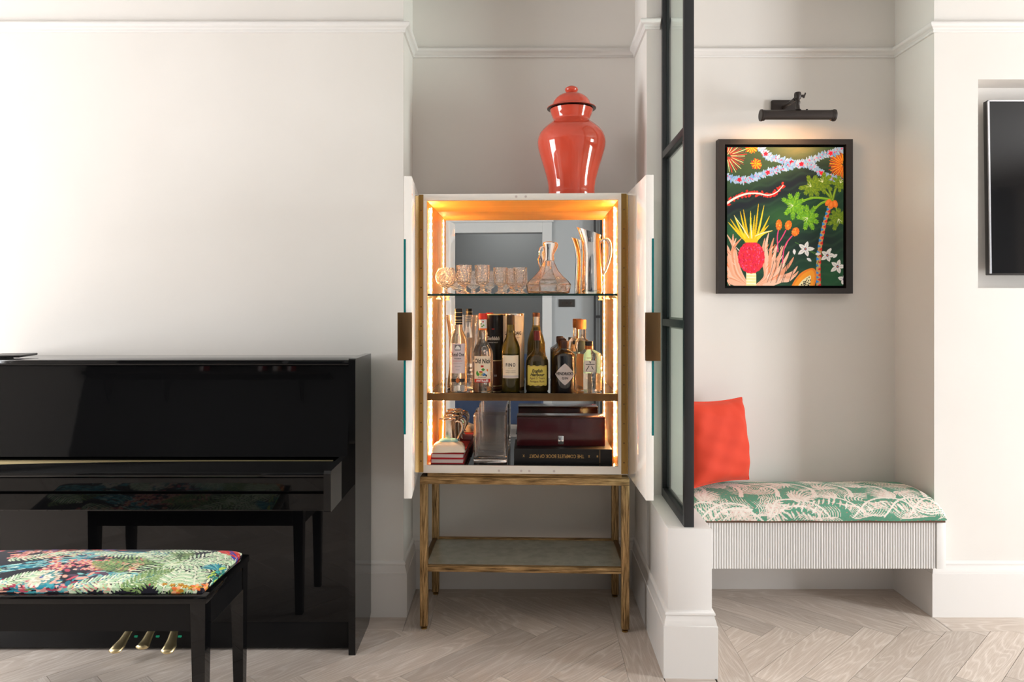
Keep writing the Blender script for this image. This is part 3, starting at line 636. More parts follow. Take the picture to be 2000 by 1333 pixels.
# hexagonal clear gin
t = thing('gin_bottle', 'six sided clear gin bottle with wide shoulders at right end of shelf', 'bottle'); put(t, .277, .085, SH2)
MB().lathe([(0, 0), (.050, 0), (.055, .006), (.055, .150), (.050, .162), (.025, .176), (.0165, .182), (.0165, .196), (0, .196)], 6, rot=PI/6*0).build('bottle_body', SPIRIT, t, 10)
MB().lathe([(.0165, .196), (.0170, .197), (.0170, .2145), (0, .2145)], 24).build('cap', BLKCAP, t)
MB().lathe([(.0168, .180), (.0172, .181), (.0172, .194), (.0168, .195)], 24).build('neck_band', COPPERF, t)
A = .0477
def fl_box(x0, x1, z0, z1, mm_, nm, l=.0006, par=None): return MB().box(x0, x1, -A-l, -A-l+.0003, z0, z1).build(nm, mm_, par or t, 0)
lb = fl_box(-.024, .024, .086, .135, flat('ivory_paper', (225, 215, 205)), 'paper_label')
def stroke2(pts, w, nm='kanji_stroke'):
    return MB().add([(x, -A-.0012, z) for x, z in pts], [tuple(range(len(pts)))]).build(nm, INK, lb, 0, fixn=False)
stroke2([(-.003, .131), (.001, .131), (.004, .124), (.001, .122)], 1); fl_box(-.018, .020, .1175, .1195, INK, 'kanji_stroke', .0013, lb)
stroke2([(-.006, .112), (-.002, .113), (-.014, .092), (-.018, .091)], 1); stroke2([(.005, .112), (.009, .111), (.016, .096), (.012, .098)], 1)
v_, f_ = text_mesh('ROKU GIN', .0058); MB().add([(x+.012, -A-.0012, y+.0895) for x, y in v_], f_).build('lettering', GREYINK, lb, 0, fixn=False)
v_, f_ = text_mesh('ROKU', .009, .0003); MB().add([(x, -A-.0012, y+.145) for x, y in v_], f_).build('lettering', GREYINK, t, 0, fixn=False)
t = bottle('tall_clear_bottle', 'tall clear bottle with wooden stopper behind the six sided gin', [(.045, 0), (.0475, .006), (.0475, .185), (.044, .202), (.030, .214), (.0215, .220), (.0205, .270)], SPIRIT, .252, .225, [(.021, .262), (.0235, .266), (.0235, .302), (.021, .305), (0, .305)], CORK, 'stopper')
label_patch(.0476, .10, .07, .16, t, flat('teal_paper', (110, 165, 170)), 'paper_label')
t = bottle('slim_clear_bottle', 'slim small clear bottle with black cap between the black and clear gins', [(.013, 0), (.0145, .003), (.0145, .16), (.010, .178), (.0075, .186), (.0075, .20)], SPIRIT, .219, .155, [(.0085, .198), (.0085, .214), (0, .215)], BLKCAP)

# ---- bottom compartment
def book(name, label, u0, u1, v0, v1, z0, h, covm, rz=0, spine='front'):
    cu, cv = (u0+u1)/2, (v0+v1)/2; a, b = (u1-u0)/2, (v1-v0)/2
    t = thing(name, label, 'book'); put(t, cu, cv, z0, rz); c = .0028
    if spine == 'front':
        MB().box(-a, a, -b, b, 0, c).box(-a, a, -b, b, h-c, h).box(-a, a, -b, -b+c, c, h-c).build('cover', covm, t, 30)
        MB().box(-a+.004, a-.004, -b+c, b-.004, c, h-c).build('page_block', PAGES, t, 0)
    else:
        MB().box(-a, a, -b, b, 0, c).box(-a, a, -b, b, h-c, h).box(-a, -a+c, -b, b, c, h-c).build('cover', covm, t, 30)
        MB().box(-a+c, a-.004, -b+.004, b-.004, c, h-c).build('page_block', PAGES, t, 0)
    return t
book('red_book', 'thin red book lying at the bottom of the small red stack', -.395, -.255, .022, .335, SH3, .021, REDBOOK, 0, 'left')
book('red_book', 'red book on top of its twin, under the cream cloth pouch', -.393, -.253, .026, .335, SH3+.0212, .021, REDBOOK, -.015, 'left')
# pouch
t = thing('cloth_pouch', 'folded cream cloth with pale blue patch on the red books', 'cloth'); put(t, -.325, .085, SH3+.0424, .1)
def puff(nx, ny, hx, hy, h, amp, seed, z0=0, pw=.35):
    rnd = random.Random(seed); ph = [rnd.random()*6 for _ in range(6)]; vs = []; fs = []
    for j in range(ny+1):
        for i in range(nx+1):
            a, b = -1+2*i/nx, -1+2*j/ny; e = max(0, (1-a**4)*(1-b**4))**pw
            z = h*e+amp*e*(math.sin(a*5+ph[0]+2*b)+math.sin(b*6+ph[1]-a*3)+.6*math.sin(11*a+7*b+ph[2]))
            s_ = 1+.03*math.sin(b*5+ph[3]); vs.append((a*hx*s_, b*hy*(1+.04*math.sin(a*4+ph[4])), z0+z))
    for j in range(ny):
        for i in range(nx): q = j*(nx+1)+i; fs.append((q, q+1, q+nx+2, q+nx+1))
    bd = [i for i in range(nx+1)]+[j*(nx+1)+nx for j in range(1, ny+1)]+[ny*(nx+1)+i for i in range(nx-1, -1, -1)]+[j*(nx+1) for j in range(ny-1, 0, -1)]
    fs.append(tuple(bd[::-1])); return MB().add(vs, fs)
puff(24, 20, .070, .058, .040, .003, 3, .003, .5).build('cloth_body', CLOTH, t, 80); puff(14, 10, .040, .030, .006, .0012, 5, .0445).build('blue_patch', BLUECLOTH, t, 80)
# tankards
def tankard(label):
    t = thing('pewter_tankard', label, 'tankard', group='pewter tankards')
    o = [(0, 0), (.043, 0), (.044, .004), (.0405, .012), (.0385, .06), (.036, .115), (.038, .119), (.038, .122)]
    MB().lathe(o+[(.035, .122), (.034, .115), (.036, .02), (0, .012)], 36).build('tankard_body', PEWTER, t, 50)
    MB().tube([(.034, 0, .108), (.046, 0, .114), (.060, 0, .108), (.067, 0, .090), (.063, 0, .068), (.052, 0, .048), (.044, 0, .032), (.047, 0, .020), (.054, 0, .017)], [.005, .006, .0065, .0065, .006, .0055, .005, .0045, .003], 10, flatx=.8).build('handle', PEWTER, t, 60)
    return t
t = tankard('polished pewter tankard with curled handle, in front behind the cloth'); put(t, -.308, .255, SH3)
t.location = CW(-.343, .19, SH3+.0425)
MT = t
copy_tree(MT, CW(-.338, .288, SH3+.0425), -TH, 'polished pewter tankard standing behind the other tankard')
# rectangular vases
def square_vase(label, u, v):
    t = thing('rectangular_vase', label, 'vase', group='rectangular glass vases'); put(t, u, v, SH3)
    bm = bmesh.new()
    def ring(hx, hy, z, r):
        out = []
        for cx_, cy_, a0 in ((1, 1, 0), (-1, 1, 1), (-1, -1, 2), (1, -1, 3)):
            for k in range(4): a = (a0+k/3)*PI/2; out.append(bm.verts.new((cx_*(hx-r)+r*math.cos(a), cy_*(hy-r)+r*math.sin(a), z)))
        return out
    rs = [ring(.066, .046, 0, .010), ring(.071, .052, .005, .012), ring(.071, .052, .203, .012), ring(.064, .045, .203, .006), ring(.064, .045, .030, .008), ring(.050, .035, .020, .008)]
    for a, b in zip(rs, rs[1:]):
        for k in range(16): bm.faces.new((a[k], a[(k+1) % 16], b[(k+1) % 16], b[k]))
    bm.faces.new(rs[0][::-1]); bm.faces.new(rs[-1])
    bm.verts.index_update(); vs = [v.co[:] for v in bm.verts]; fs = [[v.index for v in f.verts] for f in bm.faces]; bm.free()
    MB().add(vs, fs).build('vase_wall', GLASS, t, 40); return t
square_vase('thick rectangular clear glass vase beside the stacked wooden box, the front one', -.144, .085)
square_vase('thick rectangular clear glass vase directly behind its twin', -.146, .235)
t = book('port_book', 'thick black hardback lying flat under the mahogany box, title upside down', -.043, .371, .045, .27, SH3, .061, BLKBOOK)
v_, f_ = text_mesh('THE COMPLETE BOOK OF PORT', .021, .0002); q_ = .232/(max(p[0] for p in v_)-min(p[0] for p in v_)); MB().add([(-x*q_-.027, -.1131, .031-y) for x, y in v_], f_).build('spine_lettering', GOLDINK, t, 0, fixn=False)
m = MB()
for x0 in (-.166, .110):
    for k in range(6):
        a = k*PI/3; m.add([(x0+.006*math.cos(a)-.001, -.1132, .031+.006*math.sin(a)), (x0+.006*math.cos(a)+.001, -.1132, .031+.006*math.sin(a)), (x0+.001, -.1132, .031), (x0-.001, -.1132, .031)], [(0, 1, 2, 3)])
m.box(.142, .148, -.1132, -.1129, .027, .035).box(.155, .1562, -.1132, -.1129, .003, .058); m.build('spine_ornament', GOLDINK, t, 0, fixn=False)['kind'] = 'stuff'
t = thing('wine_box', 'dark mahogany wooden box with chrome clasp resting on the black book', 'box'); put(t, .158, .175, SH3+.0615)
MB().box(-.190, .190, -.062, .062, 0, .1175, .002).build('box_body', MAHOG, t); MB().box(-.191, .191, -.063, .063, .1178, .1235, .002).build('box_lid', MAHOG, t)
cl = MB().box(-.012, .012, -.0655, -.062, .008, .044, .002).build('clasp', SILVER, t); MB().box(-.004, .004, -.068, -.0655, .018, .034, .001).build('clasp_lever', TVSIL, cl)

# ------------------------------------------------------------------ piano
pn = thing('upright_piano', 'glossy black upright piano against the white wall behind the patterned bench', 'piano', (0, 0, 0))
PX0, PX1, PYR = -2.16, -.579, 3.225
side = [(2.887, .0), (3.17, 0), (PYR, .03), (PYR, 1.155), (2.893, 1.155), (2.887, 1.149)]
MB().prism(side, 'x', -.606, PX1).build('side_panel', LACQ, pn, 20); MB().prism(side, 'x', PX0, PX0+.027).build('side_panel', LACQ, pn, 20)
xa, xb = PX0+.027, -.606
MB().box(xa, xb, 2.90, PYR, 1.129, 1.148, .0015).build('top_lid', LACQ, pn)
MB().prism([(2.925, 1.129), (2.862, .778), (2.885, .778), (2.95, 1.129)], 'x', xa, xb).build('upper_panel', LACQ, pn, 20)
MB().box(xa, xb, 2.95, PYR-.01, .02, 1.12).build('case_back', LACQ2, pn, 0)
for x0, x1 in ((-.631, -.606), (xa, xa+.025)):
    MB().prism([(2.592, .642), (2.592, .772), (2.600, .7815), (2.886, .7815), (2.886, .6377), (2.600, .6377)], 'x', x0, x1).build('key_cheek', LACQ, pn, 20)
xa2, xb2 = xa+.0255, -.6315
MB().box(xa2, xb2, 2.605, 2.87, .757, .7730, .003).build('fallboard', LACQ, pn)
MB().box(xa2, xb2-.018, 2.812, 2.820, .7731, .7740).build('brass_inlay', POLBRASS, pn, 0)
MB().prism([(2.606, .754), (2.613, .703), (2.64, .703), (2.64, .754)], 'x', xa2, xb2).build('key_slip', LACQ3, pn, 20)
MB().prism([(2.599, .700), (2.607, .643), (2.612, .637), (2.90, .637), (2.90, .700)], 'x', xa2, xb2).build('key_bed', LACQ3, pn, 20)
MB().box(xa, xb, 2.915, 2.935, .118, .637).build('lower_panel', LACQ, pn, 0)
MB().box(xa, xb, 2.925, 2.95, .012, .116, .001).build('bottom_board', LACQ2, pn)
for k, (xb_, xt, zt, yt) in enumerate(((-1.467, -1.475, .052, 2.82), (-1.382, -1.382, .058, 2.84), (-1.295, -1.278, .050, 2.82))):
    pts = [(xb_, 2.93, .095), (xb_+(xt-xb_)*.3, 2.90, .084), (xb_+(xt-xb_)*.6, 2.87, .068), (xt, 2.84, .057), (xt, yt-.01, zt), (xt, yt-.018, zt-.003)]
    p = MB().tube(pts, [.014, .015, .018, .024, .024, .009], 14, flatx=.42)
    p.build('pedal', POLBRASS, pn, 60)
    MB().box(xb_+.012, xb_+.024, 2.918, 2.9245, .056, .062).box(xb_+.012, xb_+.02, 2.918, 2.9245, .090, .098).build('pedal_felt', FELT, pn, 0)
t = thing('black_tray', 'corner of a flat black object on top of the piano, left picture edge', 'tray', (-2.07, 3.05, 1.1495))
MB().box(-.03, .105, -.09, .09, .003, .012, .002).build('tray_board', BLKCAP, t, rotz=R(12)); MB().box(-.02, .06, -.05, .05, 0, .003).build('rubber_pad', PLASTIC, t)

# ------------------------------------------------------------------ colour prints on cloth and canvas
class Ras:
    def __init__(s, w, h, x0, x1, y0, y1, bg):
        s.w, s.h, s.x0, s.x1, s.y0, s.y1 = w, h, x0, x1, y0, y1; s.a = np.empty((h, w, 3)); s.a[:] = bg
        s.X = x0+(np.arange(w)+.5)/w*(x1-x0); s.Y = y0+(np.arange(h)+.5)/h*(y1-y0)
    def poly(s, pts, col, al=1):
        P = np.array(pts, float); px = (P[:, 0].min(), P[:, 0].max()); py = (P[:, 1].min(), P[:, 1].max())
        i0, i1 = np.searchsorted(s.X, px[0]), np.searchsorted(s.X, px[1]); j0, j1 = np.searchsorted(s.Y, py[0]), np.searchsorted(s.Y, py[1])
        if i1 <= i0 or j1 <= j0: return
        X = s.X[None, i0:i1]; Y = s.Y[j0:j1, None]; ins = np.zeros((j1-j0, i1-i0), bool)
        n = len(P)
        for k in range(n):
            xa_, ya_ = P[k]; xb__, yb_ = P[(k+1) % n]
            if ya_ == yb_: continue
            cnd = (ya_ > Y) != (yb_ > Y); ins ^= cnd & (X < (xb__-xa_)*(Y-ya_)/(yb_-ya_)+xa_)
        sub = s.a[j0:j1, i0:i1]; sub[ins] = sub[ins]*(1-al)+np.array(col)*al
    def ell(s, cx, cy, rx, ry, col, rot=0, n=18, al=1, jag=0):
        c_, s_ = math.cos(rot), math.sin(rot); pts = []
        for k in range(n):
            a = 2*PI*k/n; q = 1+(jag*(-1)**k); x, y = rx*math.cos(a)*q, ry*math.sin(a)*q; pts.append((cx+x*c_-y*s_, cy+x*s_+y*c_))
        s.poly(pts, col, al)
    def stroke(s, pts, w0, w1, col, wm=None, al=1):
        P = curve(pts); n = len(P); L_, R_ = [], []
        for i, (x, y) in enumerate(P):
            xa_, ya_ = P[max(i-1, 0)]; xb__, yb_ = P[min(i+1, n-1)]; dx, dy = xb__-xa_, yb_-ya_; d_ = math.hypot(dx, dy) or 1
            f_ = i/(n-1); w_ = w0+(w1-w0)*f_
            if wm is not None: w_ = w0*(1-f_)**2+2*wm*f_*(1-f_)+w1*f_*f_
            L_.append((x-dy/d_*w_/2, y+dx/d_*w_/2)); R_.append((x+dy/d_*w_/2, y-dx/d_*w_/2))
        s.poly(L_+R_[::-1], col, al)
    def leaf(s, x, y, ang, ln, w, col, al=1):
        dx, dy = math.cos(ang), math.sin(ang); nx, ny = -dy, dx; pts = []
        for f_, q in ((0, 0), (.2, .7), (.5, 1), (.8, .6), (1, 0), (.8, -.6), (.5, -1), (.2, -.7)): pts.append((x+dx*ln*f_+nx*w/2*q, y+dy*ln*f_+ny*w/2*q))
        s.poly(pts, col, al)
    def sample(s, u, v):
        i = np.clip((u*s.w).astype(int), 0, s.w-1); j = np.clip((v*s.h).astype(int), 0, s.h-1); return s.a[j, i]
def curve(pts, k=10):
    if len(pts) < 3: return list(pts)
    P = [pts[0]]+list(pts)+[pts[-1]]; out = []
    for i in range(1, len(P)-2):
        p0, p1, p2, p3 = P[i-1], P[i], P[i+1], P[i+2]
        for t_ in range(k):
            t = t_/k; out.append(tuple(.5*((2*p1[q])+(-p0[q]+p2[q])*t+(2*p0[q]-5*p1[q]+4*p2[q]-p3[q])*t*t+(-p0[q]+3*p1[q]-3*p2[q]+p3[q])*t**3) for q in (0, 1)))
    out.append(tuple(pts[-1])); return out
def grid_obj(name, P, C, m, parent):
    """P (h,w,3) positions, C (h,w,3) linear colours"""
    h, w_ = P.shape[:2]; me = bpy.data.meshes.new(name)
    me.vertices.add(h*w_); me.vertices.foreach_set('co', P.reshape(-1).astype(np.float32))
    idx = np.arange(h*w_).reshape(h, w_); q = np.stack([idx[:-1, :-1], idx[1:, :-1], idx[1:, 1:], idx[:-1, 1:]], -1).reshape(-1)
    nf = (h-1)*(w_-1); me.loops.add(nf*4); me.loops.foreach_set('vertex_index', q.astype(np.int32))
    me.polygons.add(nf); me.polygons.foreach_set('loop_start', np.arange(0, nf*4, 4, dtype=np.int32))
    me.update(calc_edges=True); me.validate()
    ca = me.color_attributes.new('print', 'FLOAT_COLOR', 'POINT'); cc = np.ones((h*w_, 4), np.float32); cc[:, :3] = C.reshape(-1, 3); ca.data.foreach_set('color', cc.reshape(-1))
    me.materials.append(m); me.shade_smooth()
    o = bpy.data.objects.new(name, me); COL.objects.link(o); o.parent = parent; return o
def print_mat(name, rough, sheen=0, spec=.4, bump=None):
    m = mat(name, (1, 1, 1), rough, sheen=sheen, spec=spec); N, L, b = nodes(m); a = N.new('ShaderNodeAttribute'); a.attribute_name = 'print'; L.new(a.outputs['Color'], b.inputs['Base Color'])
    if bump: f, _ = noise_tex(m, bump[0], detail=3); bump_from(m, f, bump[1], .001)
    return m
PAINT = print_mat('canvas_paint', .5, spec=.3, bump=(140, .25)); FABRIC = print_mat('printed_cotton', .85, .1, .2, (600, .25)); LINEN = print_mat('printed_linen', .9, .1, .15, (500, .5))

# ------------------------------------------------------------------ painting of a jungle garden
def painting():
    r = Ras(430, 512, 98, 787, 388, 1208, lin((24, 62, 42))); rnd = random.Random(11)
    X, Y = np.meshgrid(r.X, r.Y)
    def sm(v): return 1/(1+np.exp(-v))
    base = r.a
    def blend(mask, c, k=1.0):
        mk = np.clip(mask, 0, 1)[..., None]*k; r.a[:] = r.a*(1-mk)+np.array(lin(c))*mk
    blend(sm((640-Y-(X-98)*.22)/40), (62, 84, 52), .9)
    blend(np.exp(-((X-520)/120)**2-((Y-400)/60)**2), (150, 140, 90), .6)  # glare of the picture light painted into the canvas top
    line = 800-(X-98)*.42
    blend(np.exp(-((Y-line+30)/75)**2)*sm((690-X)/40), (24, 26, 38), .95)
    blend(np.exp(-((X-450)/130)**2-((Y-800)/60)**2), (48, 96, 44), .8)
    blend(np.exp(-((X-140)/60)**2-((Y-890)/60)**2), (40, 105, 60), .6)
    blend(np.exp(-((Y-960)/80)**2-((X-620)/220)**2), (22, 28, 34), .8)
    blend(np.exp(-((X-720)/90)**2-((Y-1150)/90)**2), (36, 98, 56), .6)
    blend((np.sin(X*.03+Y*.11+np.sin(X*.05))*.5+.5)**4, (60, 100, 66), .18)
    for _ in range(220):
        x, y = rnd.uniform(98, 787), rnd.uniform(388, 1208); a = rnd.uniform(-.5, .2); l = rnd.uniform(20, 70); j = min(429, int((x-98)/689*430)); i = min(511, int((y-388)/820*512))
        c = r.a[i, j]*rnd.uniform(.75, 1.3); r.stroke([(x, y), (x+l*math.cos(a), y+l*math.sin(a))], 5, 1, c, al=.35)
    def burst(cx, cy, rad, cols, n, a0=0, a1=2*PI, w=4):
        for k in range(n):
            a = a0+(a1-a0)*(k+.5*rnd.random())/n; c = cols[k % len(cols)]; rr = rad*rnd.uniform(.75, 1.05); s0 = rnd.uniform(.05, .3)
            r.stroke([(cx+rr*s0*math.cos(a), cy+rr*s0*math.sin(a)), (cx+rr*math.cos(a), cy+rr*math.sin(a))], w, w*.7, lin(c))
    burst(98, 440, 115, [(225, 45, 40), (205, 215, 150), (150, 60, 50)], 26, -1.5, 1.5, 5)
    burst(242, 388, 42, [(250, 130, 20), (245, 205, 30), (230, 50, 30)], 18, 0, PI, 6)
    burst(271, 487, 36, [(235, 50, 30), (250, 190, 20), (245, 120, 20)], 26, w=6)
    burst(787, 492, 98, [(245, 170, 20), (200, 60, 25), (230, 120, 20)], 34, PI*.5, PI*1.5, 5)
    def garland(pts):
        P = curve(pts, 9)
        r.stroke(pts, 9, 9, lin((120, 160, 210)))
        for i, (x, y) in enumerate(P):
            for sgn in (1, -1):
                q = P[min(i+1, len(P)-1)]; p = P[max(i-1, 0)]; a = math.atan2(q[1]-p[1], q[0]-p[0])+sgn*rnd.uniform(.7, 1.6)
                c = rnd.choice([(140, 176, 214), (120, 162, 210), (166, 190, 214), (148, 182, 206)])
                r.leaf(x, y, a, rnd.uniform(19, 33), rnd.uniform(10, 15), lin(c))
        for i, (x, y) in enumerate(P):
            if rnd.random() < .75: r.ell(x+rnd.uniform(-16, 16), y+rnd.uniform(-15, 15), rnd.uniform(2.5, 6), rnd.uniform(2, 4), lin(rnd.choice([(240, 50, 110), (225, 40, 70), (245, 130, 170)])), rnd.uniform(0, 3), 8)
            if i % 24 == 12: r.ell(x, y, 13, 13, lin((235, 25, 50)), rnd.random(), 10, jag=.25)
    garland([(290, 380), (320, 418), (345, 445), (400, 460), (480, 478), (565, 488), (615, 512), (680, 556), (740, 578), (795, 603)])
    garland([(92, 562), (150, 578), (215, 582), (270, 565), (340, 538), (420, 515), (490, 498), (560, 482), (620, 456), (690, 432), (750, 412), (795, 392)])
    P = [(95, 722), (150, 687), (215, 664), (280, 662), (345, 672), (395, 652), (432, 612)]
    for (x, y) in curve(P, 8):
        for _ in range(2): r.ell(x+rnd.uniform(-8, 8), y+rnd.uniform(-15, 15), rnd.uniform(5, 10), rnd.uniform(4, 9), lin(rnd.choice([(225, 45, 30), (235, 55, 35), (205, 30, 25)])), rnd.random()*3, 9, jag=.12)
    r.stroke(P, 13, 4, lin((240, 232, 220)))
    def palm(cx, cy, R0, a_in, cols):
        for k in range(8):
            a = a_in+PI*(.22+1.56*k/7)+PI; L_ = R0*rnd.uniform(.8, 1.1); ex, ey = cx+L_*math.cos(a), cy+L_*math.sin(a)
            r.stroke([(cx, cy), (ex, ey)], 10, 4, lin(cols[k % len(cols)]))
            for m_ in range(1, 8):
                f_ = m_/7.4
                for sg in (1, -1): r.leaf(cx+(ex-cx)*f_, cy+(ey-cy)*f_, a+sg*.75, R0*.38*(1.15-f_*.4), 6.5, lin(cols[(k+m_) % len(cols)]))
            r.leaf(ex, ey, a, R0*.25, 10, lin(cols[0]))
        for k in range(3): a = a_in+PI+(k-1)*.6; r.stroke([(cx, cy), (cx+R0*.5*math.cos(a), cy+R0*.5*math.sin(a))], 4, 1, lin((225, 235, 190)))
    GR = [(120, 180, 28), (96, 160, 20), (140, 198, 40), (104, 172, 48)]; OL = [(110, 140, 20), (128, 156, 30), (92, 128, 28)]
    top = (722, 700)
    for (cx, cy, R0, cols) in ((598, 622, 62, OL), (664, 596, 58, OL), (490, 733, 66, GR), (576, 806, 64, GR), (757, 812, 60, OL), (768, 600, 44, OL)):
        a = math.atan2(top[1]-cy, top[0]-cx)
        mx_, my_ = (cx+top[0])/2, (cy+top[1])/2-28
        r.stroke([(cx, cy), (mx_, my_), top], 10, 15, lin(cols[0])); r.stroke([(cx, cy-3), (mx_, my_-4), top], 4, 4, lin((150, 195, 60)))
        palm(cx, cy, R0, a, cols)
    P = [(708, 732), (694, 775), (676, 835), (662, 900), (650, 965), (642, 1040), (638, 1120), (640, 1212)]
    r.stroke(P, 20, 26, lin((206, 160, 96))); C_ = curve(P, 8); d_ = 0; k = 0
    for i in range(1, len(C_)):
        x, y = C_[i]; d_ += math.hypot(x-C_[i-1][0], y-C_[i-1][1])
        if d_ > 11.5:
            d_ = 0; k += 1; w_ = 10+3*i/len(C_)
            if k % 2: r.poly([(x+w_+2, y-12), (x+w_+2, y+10), (x-5, y+1)], lin((226, 36, 40)))
            else: r.poly([(x-w_-2, y-12), (x-w_-2, y+10), (x+5, y+1)], lin((40, 140, 222)))
    for (cx, cy, a) in ((696, 716, .7), (738, 724, -.2), (716, 730, .1)): r.ell(cx, cy, 15, 23, lin((240, 120, 30)), a); r.ell(cx-2, cy-2, 8, 14, lin((250, 140, 50)), a)
    # peach plumes
    PE = [(238, 178, 148), (232, 166, 132), (240, 190, 162), (226, 150, 112)]
    for i, (tx, ty) in enumerate(((98, 905), (134, 902), (152, 926), (184, 926), (92, 960), (92, 1020), (92, 1080), (92, 1130), (92, 1170))):
        r.stroke([(215-i*2, 1215), (165-i*7, 1110+i*9), (140-i*4 if i < 4 else 110, ty+80 if i < 4 else ty+50), (tx, ty)], 34, 3, lin(PE[i % 4]), wm=30)
    for i, (tx, ty) in enumerate(((322, 926), (345, 895), (375, 925), (401, 952), (432, 972), (466, 1004), (493, 1038), (515, 1092), (521, 1122), (500, 1150))):
        f_ = i/9; r.stroke([(278+i*4, 1215), (330+i*9, 1150+i*3), (tx-14+f_*-25, ty+100-f_*75), (tx, ty)], 36, 3, lin(PE[(i+1) % 4]), wm=30)
    for _ in range(46):
        s_ = rnd.random() < .35
        if s_: x, y, a = rnd.uniform(100, 190), rnd.uniform(1000, 1190), -2.2
        else: x, y, a = rnd.uniform(320, 440), rnd.uniform(990, 1190), -1.1
        r.leaf(x, y, a+rnd.uniform(-.2, .2), rnd.uniform(18, 60), rnd.uniform(3, 6), lin(rnd.choice([(240, 120, 60), (250, 205, 180), (225, 150, 120), (250, 222, 205), (200, 130, 100)])))
    for _ in range(9): x = rnd.uniform(330, 470); r.stroke([(x, 1190), (x+25, 1120), (x+40, 1060)], 2, 3, lin((40, 50, 45)))
    # pineapple
    r.poly([(212, 1128), (270, 1128), (272, 1212), (212, 1212)], lin((238, 228, 160)))
    for k in range(5): r.stroke([(214, 1140+k*18), (268, 1128+k*18+14)], 4, 4, lin((250, 246, 225)))
    r.ell(242, 1040, 79, 95, lin((226, 36, 60)), 0, 40, jag=.02)
    for _ in range(420):
        a, q = rnd.uniform(0, 2*PI), math.sqrt(rnd.random()); x, y = 242+74*q*math.cos(a), 1040+90*q*math.sin(a)
        r.leaf(x, y-6, PI/2+rnd.uniform(-.3, .3)+(x-242)*.004, rnd.uniform(9, 16), rnd.uniform(4, 7), lin(rnd.choice([(240, 40, 70), (235, 45, 45), (228, 30, 90), (245, 90, 130), (200, 25, 45), (250, 60, 60)])))
    for i, (tx, ty) in enumerate(((105, 832), (118, 812), (140, 790), (176, 768), (195, 757), (238, 765), (262, 790), (285, 722), (318, 730), (350, 795), (345, 850), (368, 882))):
        r.stroke([(216+i*4.6, 944), (216+i*4.6+(tx-240)*.35, 900), (tx, ty)], 17, 1.5, lin([(238, 200, 25), (228, 186, 20), (248, 214, 50)][i % 3]), wm=18)
    for a, b in (((228, 925), (142, 795)), ((262, 915), (364, 882)), ((245, 930), (240, 850))): r.stroke([a, ((a[0]+b[0])/2, (a[1]+b[1])/2-4), b], 3, 1, lin((250, 240, 200)), wm=8)
    r.poly([(206, 930), (276, 928), (280, 952), (204, 952)], lin((232, 190, 30)))
    # orange flowers
    for (cx, cy, rx, ry, a) in ((405, 848, 18, 32, 0), (461, 850, 20, 29, .25), (503, 889, 22, 27, .5)):
        st_ = {405: [(402, 880), (396, 925), (400, 1010)], 461: [(447, 878), (425, 920), (404, 952)], 503: [(484, 912), (450, 955), (434, 1000), (426, 1075)]}[cx]
        r.stroke(st_, 7, 6, lin((232, 66, 120)))
        r.ell(cx, cy, rx, ry, lin((242, 118, 24)), a, 22, jag=.07)
        for _ in range(34): q = rnd.random(); b = rnd.uniform(0, 2*PI); r.leaf(cx+rx*.8*q*math.cos(b), cy+ry*.8*q*math.sin(b), -PI/2+rnd.uniform(-.6, .6), 9, 4, lin(rnd.choice([(250, 160, 40), (235, 90, 20), (252, 190, 80)])))
    # white flowers
    for pts in ([(530, 975), (600, 1010), (640, 1035)], [(500, 950), (535, 968)], [(590, 1005), (650, 1020), (690, 1050)], [(640, 1060), (625, 1100)]): r.stroke(pts, 5, 3, lin((70, 120, 50)))
    for (cx, cy, L_, n_) in ((562, 990, 50, 5), (692, 1028, 42, 5), (752, 1094, 46, 5), (790, 1170, 34, 4)):
        for k in range(n_): a = -PI/2+.3+k*2*PI/n_; r.leaf(cx, cy, a, L_*(1.1 if k % 2 else .95), 25, lin((232, 230, 226))); r.leaf(cx+6*math.cos(a), cy+6*math.sin(a), a, L_*.6, 5, lin((196, 196, 200)))
        r.ell(cx, cy, 8, 9, lin((70, 50, 120)), 0, 10); r.ell(cx, cy, 4, 4, lin((225, 140, 30)), 0, 8)
    for (x, y, a) in ((495, 990, 1.5), (570, 1044, .6), (715, 985, 2.2), (750, 1020, 2.4), (620, 1020, 0)): r.leaf(x, y, a, 34, 18, lin((228, 228, 226)))
    # papaya
    r.poly(curve([(478, 1212), (500, 1172), (535, 1132), (580, 1108), (612, 1106), (626, 1130), (626, 1170), (615, 1212)], 6), lin((238, 132, 30)))
    r.poly(curve([(492, 1212), (512, 1178), (545, 1142), (585, 1118), (606, 1118), (616, 1140), (614, 1180), (604, 1212)], 6), lin((246, 158, 40)))
    r.poly(curve([(516, 1212), (540, 1180), (572, 1155), (592, 1148), (594, 1170), (586, 1212)], 6), lin((240, 226, 176)))
    for _ in range(46):
        x, y = rnd.uniform(525, 592), rnd.uniform(1152, 1208)
        if (x-592) > -(y-1148)*1.15: r.ell(x, y, 4.2, 3.2, lin((24, 22, 26)), rnd.random()*3, 7)
    return r.a
pf = thing('framed_painting', 'framed jungle painting with pineapple and palm under the brass picture light', 'painting', (1.3415, 3.54, 1.79))
pf['label'] = 'black framed jungle painting with pineapple and palm tree, under the picture light'
fw, fh = .642/2, .737/2; iw, ih = .579/2, .686/2
m = MB()
def beam(poly, m): m.prism(poly, 'y', 0, .044)
beam([(-fw, -fh), (fw, -fh), (iw, -ih), (-iw, -ih)], m); beam([(fw, -fh), (fw, fh), (iw, ih), (iw, -ih)], m); beam([(fw, fh), (-fw, fh), (-iw, ih), (iw, ih)], m); beam([(-fw, fh), (-fw, -fh), (-iw, -ih), (-iw, ih)], m)
m.build('frame', BLACKWOOD, pf, 20)
MB().box(-iw, iw, .036, .044, -ih, ih).build('backing', flat('black_backing', (8, 8, 8), .8), pf, 0)
